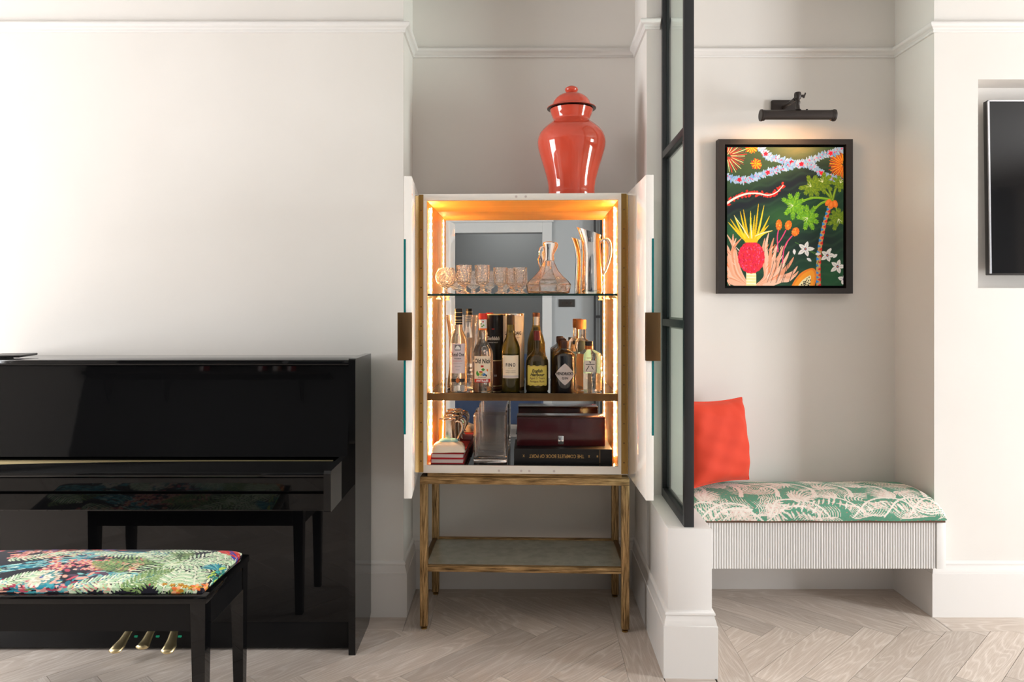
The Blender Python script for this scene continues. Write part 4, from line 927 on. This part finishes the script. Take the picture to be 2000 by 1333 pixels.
MB().box(-.2775, .2775, .006, .036, -.3308, .3308).build('stretched_canvas', flat('canvas_edge', (40, 60, 40), .8), pf, 0)
pa = painting()[::-1]; hh_, ww_ = pa.shape[:2]
gx, gz = np.meshgrid(np.linspace(-.2775, .2775, ww_), np.linspace(-.3308, .3308, hh_))
grid_obj('painted_surface', np.stack([gx, np.full_like(gx, .0055), gz], -1), pa, PAINT, pf)
# picture light
pl = thing('picture_light', 'aged bronze picture light on a jointed arm above the painting', 'lamp', (1.3335, 3.375, 2.229))
m = MB(); n = 22; vs = []; fs = []
for (rr) in (.0235, .0215):
    for x in (-.158, .158):
        for k in range(n+1): a = R(-15)+R(265)*k/n; vs.append((x, rr*math.cos(a), rr*math.sin(a)))
q = n+1
for k in range(n): fs += [(k, k+1, q+k+1, q+k), (2*q+k, 3*q+k, 3*q+k+1, 2*q+k+1), (k, 2*q+k, 2*q+k+1, k+1), (q+k, q+k+1, 3*q+k+1, 3*q+k)]
fs += [(0, q, 3*q, 2*q), (n, 2*q+n, 3*q+n, q+n)]
m.add(vs, fs).build('lamp_shade', LAMPM, pl, 40)
for s_ in (-1, 1):
    m = MB().lathe([(0, 0), (.0262, 0), (.027, .003), (.027, .008), (.0245, .010), (.0245, .018)], 28)
    m.v = [(s_*(.170-z), y, x) for x, y, z in m.v]; m.build('end_cap', LAMPM, pl, 40)
MB().tube([(-.145, .002, -.002), (.145, .002, -.002)], .0075, 12).build('lamp_tube', HOT, pl, 60)
MB().box(-.048, .080, .19, .212, .055, .125, .006).build('wall_plate', LAMPM, pl)
MB().tube([(.008, .195, .088), (.004, .12, .083), (-.003, .02, .080)], [.009, .008, .009], 12).build('arm', LAMPM, pl)
m = MB().lathe([(0, .105), (.013, .104), (.0155, .098), (.0155, .078), (.011, .072), (.0085, .068), (.011, .062), (.011, .056), (.0085, .050), (.0095, .030), (.016, .023), (0, .022)], 24, cx=0)
m.build('knuckle', LAMPM, pl, 40)
m = MB().tube([(.014, 0, .088), (.026, 0, .089)], .0055, 10).add([(.022, -.002, .080), (.034, -.002, .104), (.038, -.002, .100), (.030, -.002, .078), (.022, .002, .080), (.034, .002, .104), (.038, .002, .100), (.030, .002, .078)], [(0, 1, 2, 3), (7, 6, 5, 4), (0, 4, 5, 1), (1, 5, 6, 2), (2, 6, 7, 3), (3, 7, 4, 0)])
m.build('wing_nut', LAMPM, pl)
MB().lathe([(.0045, .0), (.0045, .006), (0, .007)], 12, .042, 0, .022).build('switch', LAMPM, pl)

# ------------------------------------------------------------------ television in its recess
tv = thing('television', 'wall mounted black television with thin silver edge, in the wall recess', 'television', (2.745, 3.345, 1.889))
tb = MB().box(-.60, .60, 0, .030, -.39, .39, .003).build('casing', PLASTIC, tv)
MB().box(-.592, .592, -.0015, .0, -.382, .387).box(-.592, -.584, -.003, -.0015, -.382, .387).build('screen_panel', TVBLK, tv, 0)
MB().box(-.600, -.5925, -.004, .002, -.384, .390).box(-.600, .600, -.004, .002, .384, .390).box(.5925, .600, -.004, .002, -.384, .390).build('silver_edge', TVSIL, tv, 0)
MB().box(-.15, .15, .03, .043, -.12, .12).build('wall_bracket', STEEL, tv, 0)
tv.rotation_euler = (R(-1.2), 0, 0); tv.location = (2.753, 3.302, 1.889)

# ------------------------------------------------------------------ piano bench with printed seat
pb = thing('piano_bench', 'black lacquered piano bench with jungle print seat in front of the piano', 'bench', (-1.36, 2.3815, 0))
BW2, BD2 = .480, .1885
m = MB(); m.box(-BW2, BW2, -BD2, BD2, .474, .50, .006); m.build('seat_frame', LACQ, pb)
for s_ in (1, -1):
    MB().box(-BW2+.025, BW2-.025, s_*(BD2-.018)-.009, s_*(BD2-.018)+.009, .392, .474).build('apron', LACQ2, pb, 0)
    MB().box(s_*(BW2-.02)-.009, s_*(BW2-.02)+.009, -BD2+.02, BD2-.02, .392, .474).build('apron', LACQ2, pb, 0)
    for s2_ in (1, -1):
        x, y = s_*(BW2-.0285), s2_*(BD2-.0285); a, b = .0225, .0155; dx, dy = s_*(a-b), s2_*(a-b)
        q = [(x+i*a, y+j_*a, .474) for j_ in (-1, 1) for i in (-1, 1)]+[(x+dx*.4+i*b, y+dy*.4+j_*b, 0) for j_ in (-1, 1) for i in (-1, 1)]
        MB().add(q, [(0, 1, 3, 2), (4, 6, 7, 5), (0, 4, 5, 1), (1, 5, 7, 3), (3, 7, 6, 2), (2, 6, 4, 0)]).build('leg', LACQ, pb, 20)
def bench_print():
    r = Ras(700, 290, -.47, .47, 0, .40, lin((22, 20, 34))); rnd = random.Random(5)
    def X(x): return x+1.36
    CR = [(225, 232, 200), (200, 222, 186), (172, 204, 160), (236, 238, 214)]; GN = [(128, 158, 92), (150, 176, 110), (104, 140, 84)]; TL = [(40, 140, 160), (70, 165, 175), (120, 190, 190), (28, 110, 130), (160, 205, 195)]
    PK = [(200, 80, 100), (225, 150, 145), (236, 190, 175), (170, 60, 85), (232, 170, 150)]
    def swath(x0, y0, x1, y1, th, cols, n):
        for _ in range(n):
            f_ = rnd.random(); x = x0+(x1-x0)*f_+rnd.uniform(-.02, .02); y = y0+(y1-y0)*f_+rnd.uniform(-th, th); a = math.atan2(y1-y0, x1-x0)+rnd.uniform(-.25, .25)
            r.leaf(X(x), y, a, rnd.uniform(.015, .05), rnd.uniform(.004, .011), lin(rnd.choice(cols)))
    def flower(x, y, rad, cols, n=5, ctr=(230, 190, 80)):
        for k in range(n): a = k*2*PI/n+x*9; r.ell(X(x)+rad*.6*math.cos(a), y+rad*.6*math.sin(a), rad*.5, rad*.36, lin(cols[k % len(cols)]), a, 10)
        r.ell(X(x), y, rad*.25, rad*.25, lin(ctr), 0, 8)
    def frond(x, y, a, L_, cols, w=.0078, n=21, bend=0, ll=.05):
        pts = [(X(x)+L_*t*math.cos(a+bend*t), y+L_*t*math.sin(a+bend*t)) for t in (0, .25, .5, .75, 1)]
        C_ = curve(pts, 4); 
        for i in range(n):
            f_ = (i+1)/n; q = C_[min(len(C_)-1, int(f_*(len(C_)-1)))]; aa = a+bend*f_; l_ = ll*math.sin(PI*min(.97, .12+.85*f_))
            for s_ in (1, -1): r.leaf(q[0], q[1], aa+s_*(1.15-.25*f_), l_, w, lin(cols[(i+(s_ > 0)) % len(cols)]))
        r.stroke(pts, .004, .002, lin(cols[-1]))
    # rear band
    swath(-1.82, .33, -1.30, .36, .02, [(200, 60, 60), (60, 90, 170), (220, 120, 110)], 60)
    for _ in range(70): flower(rnd.uniform(-1.62, -1.28), rnd.uniform(.24, .34), rnd.uniform(.010, .018), PK, 5)
    frond(-1.60, .22, .35, .20, CR, bend=.3); frond(-1.50, .30, .1, .2, CR)
    swath(-1.45, .29, -1.13, .30, .03, TL+[(210, 215, 180), (225, 215, 150)], 190)
    swath(-1.60, .12, -1.36, .24, .035, TL+[(200, 225, 215)], 200)
    swath(-1.30, .09, -1.10, .075, .032, TL, 150)
    for _ in range(60): flower(rnd.uniform(-1.45, -1.16), rnd.uniform(.13, .22), rnd.uniform(.009, .017), PK+[(225, 60, 50)], 5)
    for _ in range(26): r.ell(X(rnd.uniform(-1.40, -1.20)), rnd.uniform(.02, .18), rnd.uniform(.012, .022), rnd.uniform(.006, .010), lin(rnd.choice(PK+[(70, 60, 80), (90, 70, 90)])), rnd.uniform(0, 3), 12)
    swath(-1.56, .02, -1.22, .03, .018, TL+PK, 110)
    for _ in range(40): r.ell(X(rnd.uniform(-1.60, -1.18)), rnd.uniform(.01, .06), rnd.uniform(.010, .018), rnd.uniform(.005, .009), lin(rnd.choice(PK+TL)), rnd.uniform(0, 3), 12)
    for (fx, fy, rd) in ((-1.41, .075, .055), (-1.60, .05, .04)):
        for ring in range(5, 0, -1):
            for k in range(6+ring*3): a = k*2*PI/(6+ring*3)+ring*.4; r.ell(X(fx)+rd*ring/5*.85*math.cos(a), fy+rd*ring/5*.85*math.sin(a), .010, .0062, lin(rnd.choice([(226, 218, 196), (205, 196, 170), (236, 230, 214), (90, 150, 150)])), a, 9)
        r.ell(X(fx), fy, .006, .006, lin((60, 80, 160)), 0, 8)
    for x in (-1.29, -1.25, -1.50, -1.2): flower(x, .022, .011, [(236, 160, 130), (226, 130, 110)])
    frond(-1.75, .20, -.4, .2, GN); frond(-1.80, .10, .5, .2, CR); swath(-1.82, .06, -1.62, .10, .03, TL, 90)
    for _ in range(60): r.leaf(X(rnd.uniform(-1.8, -.92)), rnd.uniform(.005, .05), rnd.uniform(0, 3.1), rnd.uniform(.012, .03), rnd.uniform(.005, .009), lin(rnd.choice(TL+GN+PK+CR)))
    # ferns
    c0 = (-1.065, .19)
    for (a, L_, cols, bd) in ((PI+.10, .25, GN, -.1), (PI-.35, .22, GN, .2), (-2.35, .24, CR, .25), (-1.85, .20, GN, .1), (-1.25, .20, CR, -.1), (-.65, .23, CR, .2), (-.15, .19, CR, .3), (.45, .22, CR, -.2), (.95, .20, CR, -.2), (1.6, .17, GN, .2), (2.3, .19, CR, .2)):
        frond(c0[0], c0[1], a, L_, cols, bend=bd, ll=.056)
    for (x_, y_, a_, L_) in ((-1.30, .01, .5, .17), (-1.22, .035, .15, .16), (-1.08, .06, -.3, .16), (-1.0, .10, -.9, .12), (-1.36, .30, -.2, .2), (-1.2, .33, .1, .2), (-1.0, .30, .6, .12), (-.97, .22, .9, .14), (-1.18, .12, 2.6, .16), (-1.52, .02, .8, .14)): frond(x_, y_, a_, L_, rnd.choice([GN, CR, CR]), ll=.045)
    frond(-1.14, .015, .9, .16, GN); frond(-1.02, .01, 1.5, .13, CR); frond(-.93, .02, 1.9, .14, CR)
    for k in range(13): a = 1.2+k*.17; r.leaf(X(-.915), .175, a, .058, .010, lin(TL[k % 4]))
    swath(-.91, .10, -.895, .20, .012, [(60, 160, 150), (190, 215, 90), (40, 120, 110)], 30)
    for x, y in ((-.90, .055), (-.925, .03), (-.98, .012)): flower(x, y, .018, [(240, 170, 120), (232, 120, 60), (190, 130, 30)])
    for _ in range(6): flower(rnd.uniform(-1.05, -.92), rnd.uniform(.02, .04), .009, [(190, 135, 30), (170, 110, 20)])
    swath(-.98, .375, -.90, .33, .018, [(226, 44, 40), (232, 80, 60), (50, 70, 170), (200, 40, 50)], 70)
    return r
br = bench_print(); U_, V_ = np.meshgrid(np.sin(np.linspace(-1, 1, 620)*PI/2), np.sin(np.linspace(-1, 1, 300)*PI/2))
hx, hy = BW2-.020, BD2-.020
def edge(t): t = np.abs(t); return np.where(t > .9, np.sqrt(np.clip(1-((t-.9)/.1)**2, 0, 1)), 1.0)
H_ = (edge(U_)*edge(V_))**.8*(.020+.020*(1-U_**4)*(1-V_**2*.8))
Px = hx*np.sign(U_)*np.minimum(np.abs(U_)/.985, 1); Py = hy*np.sign(V_)*np.minimum(np.abs(V_)/.97, 1)
ad = np.zeros_like(Py); ad[1:] = np.cumsum(np.hypot(np.diff(Py, axis=0), np.diff(H_, axis=0)), 0); ad = ad[:, 310]; au = np.zeros_like(Px); au[:, 1:] = np.cumsum(np.hypot(np.diff(Px, axis=1), np.diff(H_, axis=1)), 1); au = au[150]
cl_ = br.sample(np.repeat((au/au[-1])[None, :], 300, 0), np.repeat((ad/ad[-1])[:, None], 620, 1))
grid_obj('printed_seat', np.stack([Px, Py, .498+H_], -1), cl_, FABRIC, pb)

# ------------------------------------------------------------------ floating window seat
ws = thing('window_seat', 'floating white bench seat with fluted front in the right alcove', 'bench', (1.33, 3.375, .237))
ws['label'] = 'floating white bench with fluted front, filling the alcove under the painting'
MB().box(-.549, .5555, -.193, .205, .001, .197).build('seat_box', SPRUCE, ws, 0)
fl_ = [(-.545, -.193)]; x = -.545; p = .01093
while x < .517-p/2:
    for k in range(1, 6): a = PI-PI*k/6; fl_.append((x+p/2+p*.43*math.cos(a), -.195-.0070*math.sin(a)))
    fl_.append((x+p, -.1935)); x += p
fl_.append((.517, -.193))
vs = [(a, b, z) for z in (0, .197) for a, b in fl_]; nq = len(fl_)
tag(MB().add(vs, [(i, i+1, i+1+nq, i+nq) for i in range(nq-1)]+[tuple(range(nq))[::-1], tuple(range(nq, 2*nq))]).build('fluted_front', SPRUCE, ws, 60, fixn=False), kind='stuff')
MB().box(.517, .5555, -.205, -.193, -.001, .198, .001).build('end_filler', SPRUCE, ws)
sp_ = thing('seat_cushion', 'long green and cream leaf print cushion on the white fluted bench', 'cushion', (1.335, 3.36, .4365))
MB().box(-.545, .545, -.196, .212, 0, .008).build('cushion_board', flat('brown_board', (96, 70, 52), .8), sp_, 0)
def seat_print():
    r = Ras(620, 330, 0, 1.1, 0, .58, lin((92, 148, 122))); rnd = random.Random(21); C = [lin((226, 212, 200)), lin((232, 222, 212)), lin((218, 202, 190))]
    X, Y = np.meshgrid(np.arange(620), np.arange(330)); tx = .92+.16*np.random.RandomState(3).rand(330, 620); r.a *= tx[..., None]
    def fan(x, y, a0, a1, n, L0, L1, w, bend=0):
        for k in range(n):
            f_ = k/(n-1); a = a0+(a1-a0)*f_; L_ = L0+(L1-L0)*abs(math.sin(f_*PI)); pts = [(x+L_*t*math.cos(a+bend*t), y+L_*t*math.sin(a+bend*t)) for t in (.12, .4, .7, 1)]
            r.stroke(pts, w*.4, w*.25, C[k % 3], wm=w*1.7)
    def arc(x, y, R_, a0, a1, w, sy=1):
        r.stroke([(x+R_*math.cos(a0+(a1-a0)*t/6), y+R_*sy*math.sin(a0+(a1-a0)*t/6)) for t in range(7)], w*.6, w*.5, C[rnd.randint(0, 2)], wm=w*1.3)
    # t=0 at the back, t=.44 front top edge, t=.56 hem
    for row, (t0, n_) in enumerate(((.08, 7), (.22, 6), (.34, 7), (.47, 8))):
        for k in range(n_):
            x = (k+.5*(row % 2)+rnd.uniform(-.15, .15))*1.1/n_; y = t0+rnd.uniform(-.03, .03); dr = rnd.choice([-1, 1]); kind = rnd.random()
            if kind < .45: fan(x, y, -PI*.5-1.1*dr, -PI*.5+.7*dr, rnd.randint(9, 14), .07, .13, .0085, .5*dr)
            elif kind < .7:
                for q in range(6): arc(x, y, .022+.014*q, PI*(.95 if dr > 0 else .05), PI*(1.6 if dr > 0 else 1.4)+(0 if dr > 0 else 0), .0075, .7)
            else: fan(x, y, PI*.1, PI*.9, 11, .05, .10, .009, .4*dr)
    for k in range(66):
        x, y = rnd.uniform(0, 1.1), (rnd.uniform(.05, .55) if k < 44 else rnd.uniform(.42, .57)); a0 = rnd.choice([-2.6, -1.9, -1.2, -.6, .3]); n_ = rnd.randint(6, 11); L_ = rnd.uniform(.05, .11); s0 = rnd.choice([-1, 1])
        ang = rnd.uniform(-.5, .5)
        for q in range(n_): r.stroke([(x+q*.0105*math.cos(ang), y+q*.0105*math.sin(ang)), (x+q*.0105*math.cos(ang)+L_*.5*math.cos(a0+s0*.3), y+q*.0105*math.sin(ang)+L_*.5*math.sin(a0+s0*.3)), (x+q*.0105*math.cos(ang)+L_*math.cos(a0), y+q*.0105*math.sin(ang)+L_*math.sin(a0))], .0015, .001, C[q % 3], wm=.0055)
    for k in range(9):
        x = k*.13+rnd.uniform(-.02, .02); y = .50+rnd.uniform(-.05, .05); s_ = rnd.choice([-1, 1])
        r.stroke([(x-.10*s_, y+.05), (x-.03*s_, y-.02), (x+.05*s_, y-.05), (x+.13*s_, y-.03), (x+.17*s_, y+.04)], .006, .006, C[1], wm=.013)
        for q in range(9): f_ = q/9; r.leaf(x+(-.06+.2*f_)*s_, y-.035*math.sin(f_*PI)+.004, PI/2-.6*s_+rnd.uniform(-.2, .2), .045, .009, C[q % 3])
    for k in range(7):
        x = .08+k*.16; r.stroke([(x, .42), (x+.02, .33), (x-.01, .25), (x-.09, .18), (x-.16, .15)], .020, .003, C[1], wm=.014)
        for q in range(10): f_ = q/10; r.leaf(x+.01-.13*f_*f_, .40-.22*f_, PI+.5-.5*f_, .055, .006, C[0])
    for j in range(18):
        for i in range(44):
            r.leaf((i+.5*(j % 2))*.0255+rnd.uniform(-.002, .002), .24+j*.019, .1, .007, .0024, lin((214, 118, 120)))
    return r
sr = seat_print()
sec = curve([(.205, .010), (.212, .050), (.196, .080), (.12, .100), (.0, .108), (-.10, .104), (-.165, .090), (-.200, .066), (-.210, .038), (-.204, .010)], 14)
ar = [0]
for i in range(1, len(sec)): ar.append(ar[-1]+math.hypot(sec[i][0]-sec[i-1][0], sec[i][1]-sec[i-1][1]))
tot = ar[-1]; tt = np.linspace(0, tot, 230); sy_ = np.interp(tt, ar, [p[0] for p in sec]); sz_ = np.interp(tt, ar, [p[1] for p in sec])
uu = np.linspace(-1, 1, 460); L2 = .549; xx = uu*L2
e = np.clip((np.abs(xx)-(L2-.05))/.05, 0, 1); kk = np.sqrt(1-e**2)
Pz = .010+(sz_[:, None]-.010)*(.06+.94*kk[None, :]); Py = sy_[:, None]*(1-.05*(1-kk[None, :])); Pxx = np.repeat(xx[None, :], 230, 0)
Pz += .0016*np.sin(Pxx*23)*np.sin(tt[:, None]*19)
grid_obj('cushion_cover', np.stack([Pxx, Py, Pz], -1)[:, ::-1], sr.sample((Pxx+L2)/1.1, np.repeat((tt/.58)[:, None], 460, 1))[:, ::-1], LINEN, sp_)
# velvet pillow
vp = thing('velvet_cushion', 'coral red velvet cushion leaning in the corner of the green seat', 'cushion', (.975, 3.345, .560))
n_ = 40; vs = []; fs = []
def pil(side):
    o = len(vs)
    for j_ in range(n_+1):
        for i in range(n_+1):
            a, b = -1+2*i/n_, -1+2*j_/n_
            e_ = max(0, (1-a**4)*(1-b**4))**.6; sx_ = 1-.04*(1-b*b)*abs(a)**3; sz2 = 1-.06*(1-a*a)*abs(b)**3
            wr = .004*math.sin(9*a-5*b+side)*e_+.003*math.sin(14*b+4*a)*e_
            fold = -.012*math.exp(-((a-.45-.5*(1-b))/.12)**2)*max(0, b)*e_
            vs.append((a*.205*sx_, side*(.068*e_+wr+fold), .205+b*.205*sz2))
    for j_ in range(n_):
        for i in range(n_): q = o+j_*(n_+1)+i; fs.append((q, q+1, q+n_+2, q+n_+1) if side < 0 else (q, q+n_+1, q+n_+2, q+1))
pil(-1); pil(1)
ob = MB().add(vs, fs).build('cushion_cover', RED, vp, 80)
bd = []
for k in range(160):
    f_ = k/40; s_ = int(f_); q = -1+2*(f_-s_); a, b = ((q, -1), (1, q), (-q, 1), (-1, -q))[s_]
    bd.append((a*.205*(1-.04*(1-b*b)*abs(a)**3), 0, .205+b*.205*(1-.06*(1-a*a)*abs(b)**3)))
bd.append(bd[0]); MB().tube(bd, .0042, 8, caps=False).build('piping', RED, vp, 60)
vp.rotation_euler = (R(-7), R(1), R(33)); vp.scale = (.93, 1, .92)

# ------------------------------------------------------------------ things behind the camera, seen in mirror and lacquer
sw = thing('switch_plate', 'black triple switch plate on the pale grey wall, seen in the cabinet mirror', 'switch', (.345, YN, 1.413))
MB().box(-.095, .095, 0, .008, -.045, .045, .002).build('plate', PLASTIC, sw)
for x in (-.05, 0, .05): MB().box(x-.012, x+.012, .008, .014, -.014, .014, .002).build('switch_rocker', LAMPM, sw)
so = thing('navy_armchair', 'dark navy armchair reflected low in the cabinet mirror', 'armchair', (-.45, -1.15, 0), PI)
MB().box(-.42, .42, -.36, .34, .14, .42, .04).build('seat', NAVY, so); MB().box(-.42, .42, .2, .38, .30, .84, .05).build('backrest', NAVY, so)
for s_ in (-1, 1):
    MB().box(s_*.46-.07, s_*.46+.07, -.36, .36, .14, .60, .04).build('arm', NAVY, so)
    for y in (-.30, .30): MB().lathe([(.014, 0), (.02, .14)], 12, s_*.42, y).build('leg', BLACKWOOD, so)
pt = thing('steel_door_frame', 'black steel upright frame by the pale wall, reflected at mirror edge', 'frame', (.70, YN+.03, 0))
MB().box(-.045, -.02, 0, .04, 0, 2.94).build('steel_post', STEEL, pt, 0); MB().box(.03, .08, 0, .04, 0, 2.94).build('steel_post', STEEL, pt, 0); MB().box(-.02, .03, 0, .04, 1.24, 1.27).build('steel_rail', STEEL, pt, 0)
ss = thing('wall_shelf', 'charcoal bracketed shelf opposite the piano, faintly reflected in its lacquer', 'shelf', (-3.0, YN, 2.32))
MB().box(-1.3, 1.2, 0, .24, 0, .03).build('shelf_board', LAMPM, ss, 0)
for x in (-1.1, -.5, .9):
    MB().box(x-.012, x+.012, 0, .012, -.25, 0).tube([(x, .012, -.23), (x, .10, -.14), (x, .20, -.01)], .008, 8).build('bracket', STEEL, ss)
for k, (x, h_, m_) in enumerate(((-.5, .2, REDBOOK), (.1, .22, REDBOOK), (.25, .18, CREAM), (.4, .21, REDBOOK))):
    b_ = thing('shelf_book', ('first red', 'taller red', 'cream coloured', 'last red')[k]+' book upright on the shelf opposite the piano', 'book', (-2.6+x, YN+.12, 2.35), 0)
    MB().box(-.02, .02, -.08, .08, 0, h_).build('cover', m_, b_, 0); MB().box(-.016, .016, .08, .081, .004, h_-.004).build('page_block', PAGES, b_, 0)
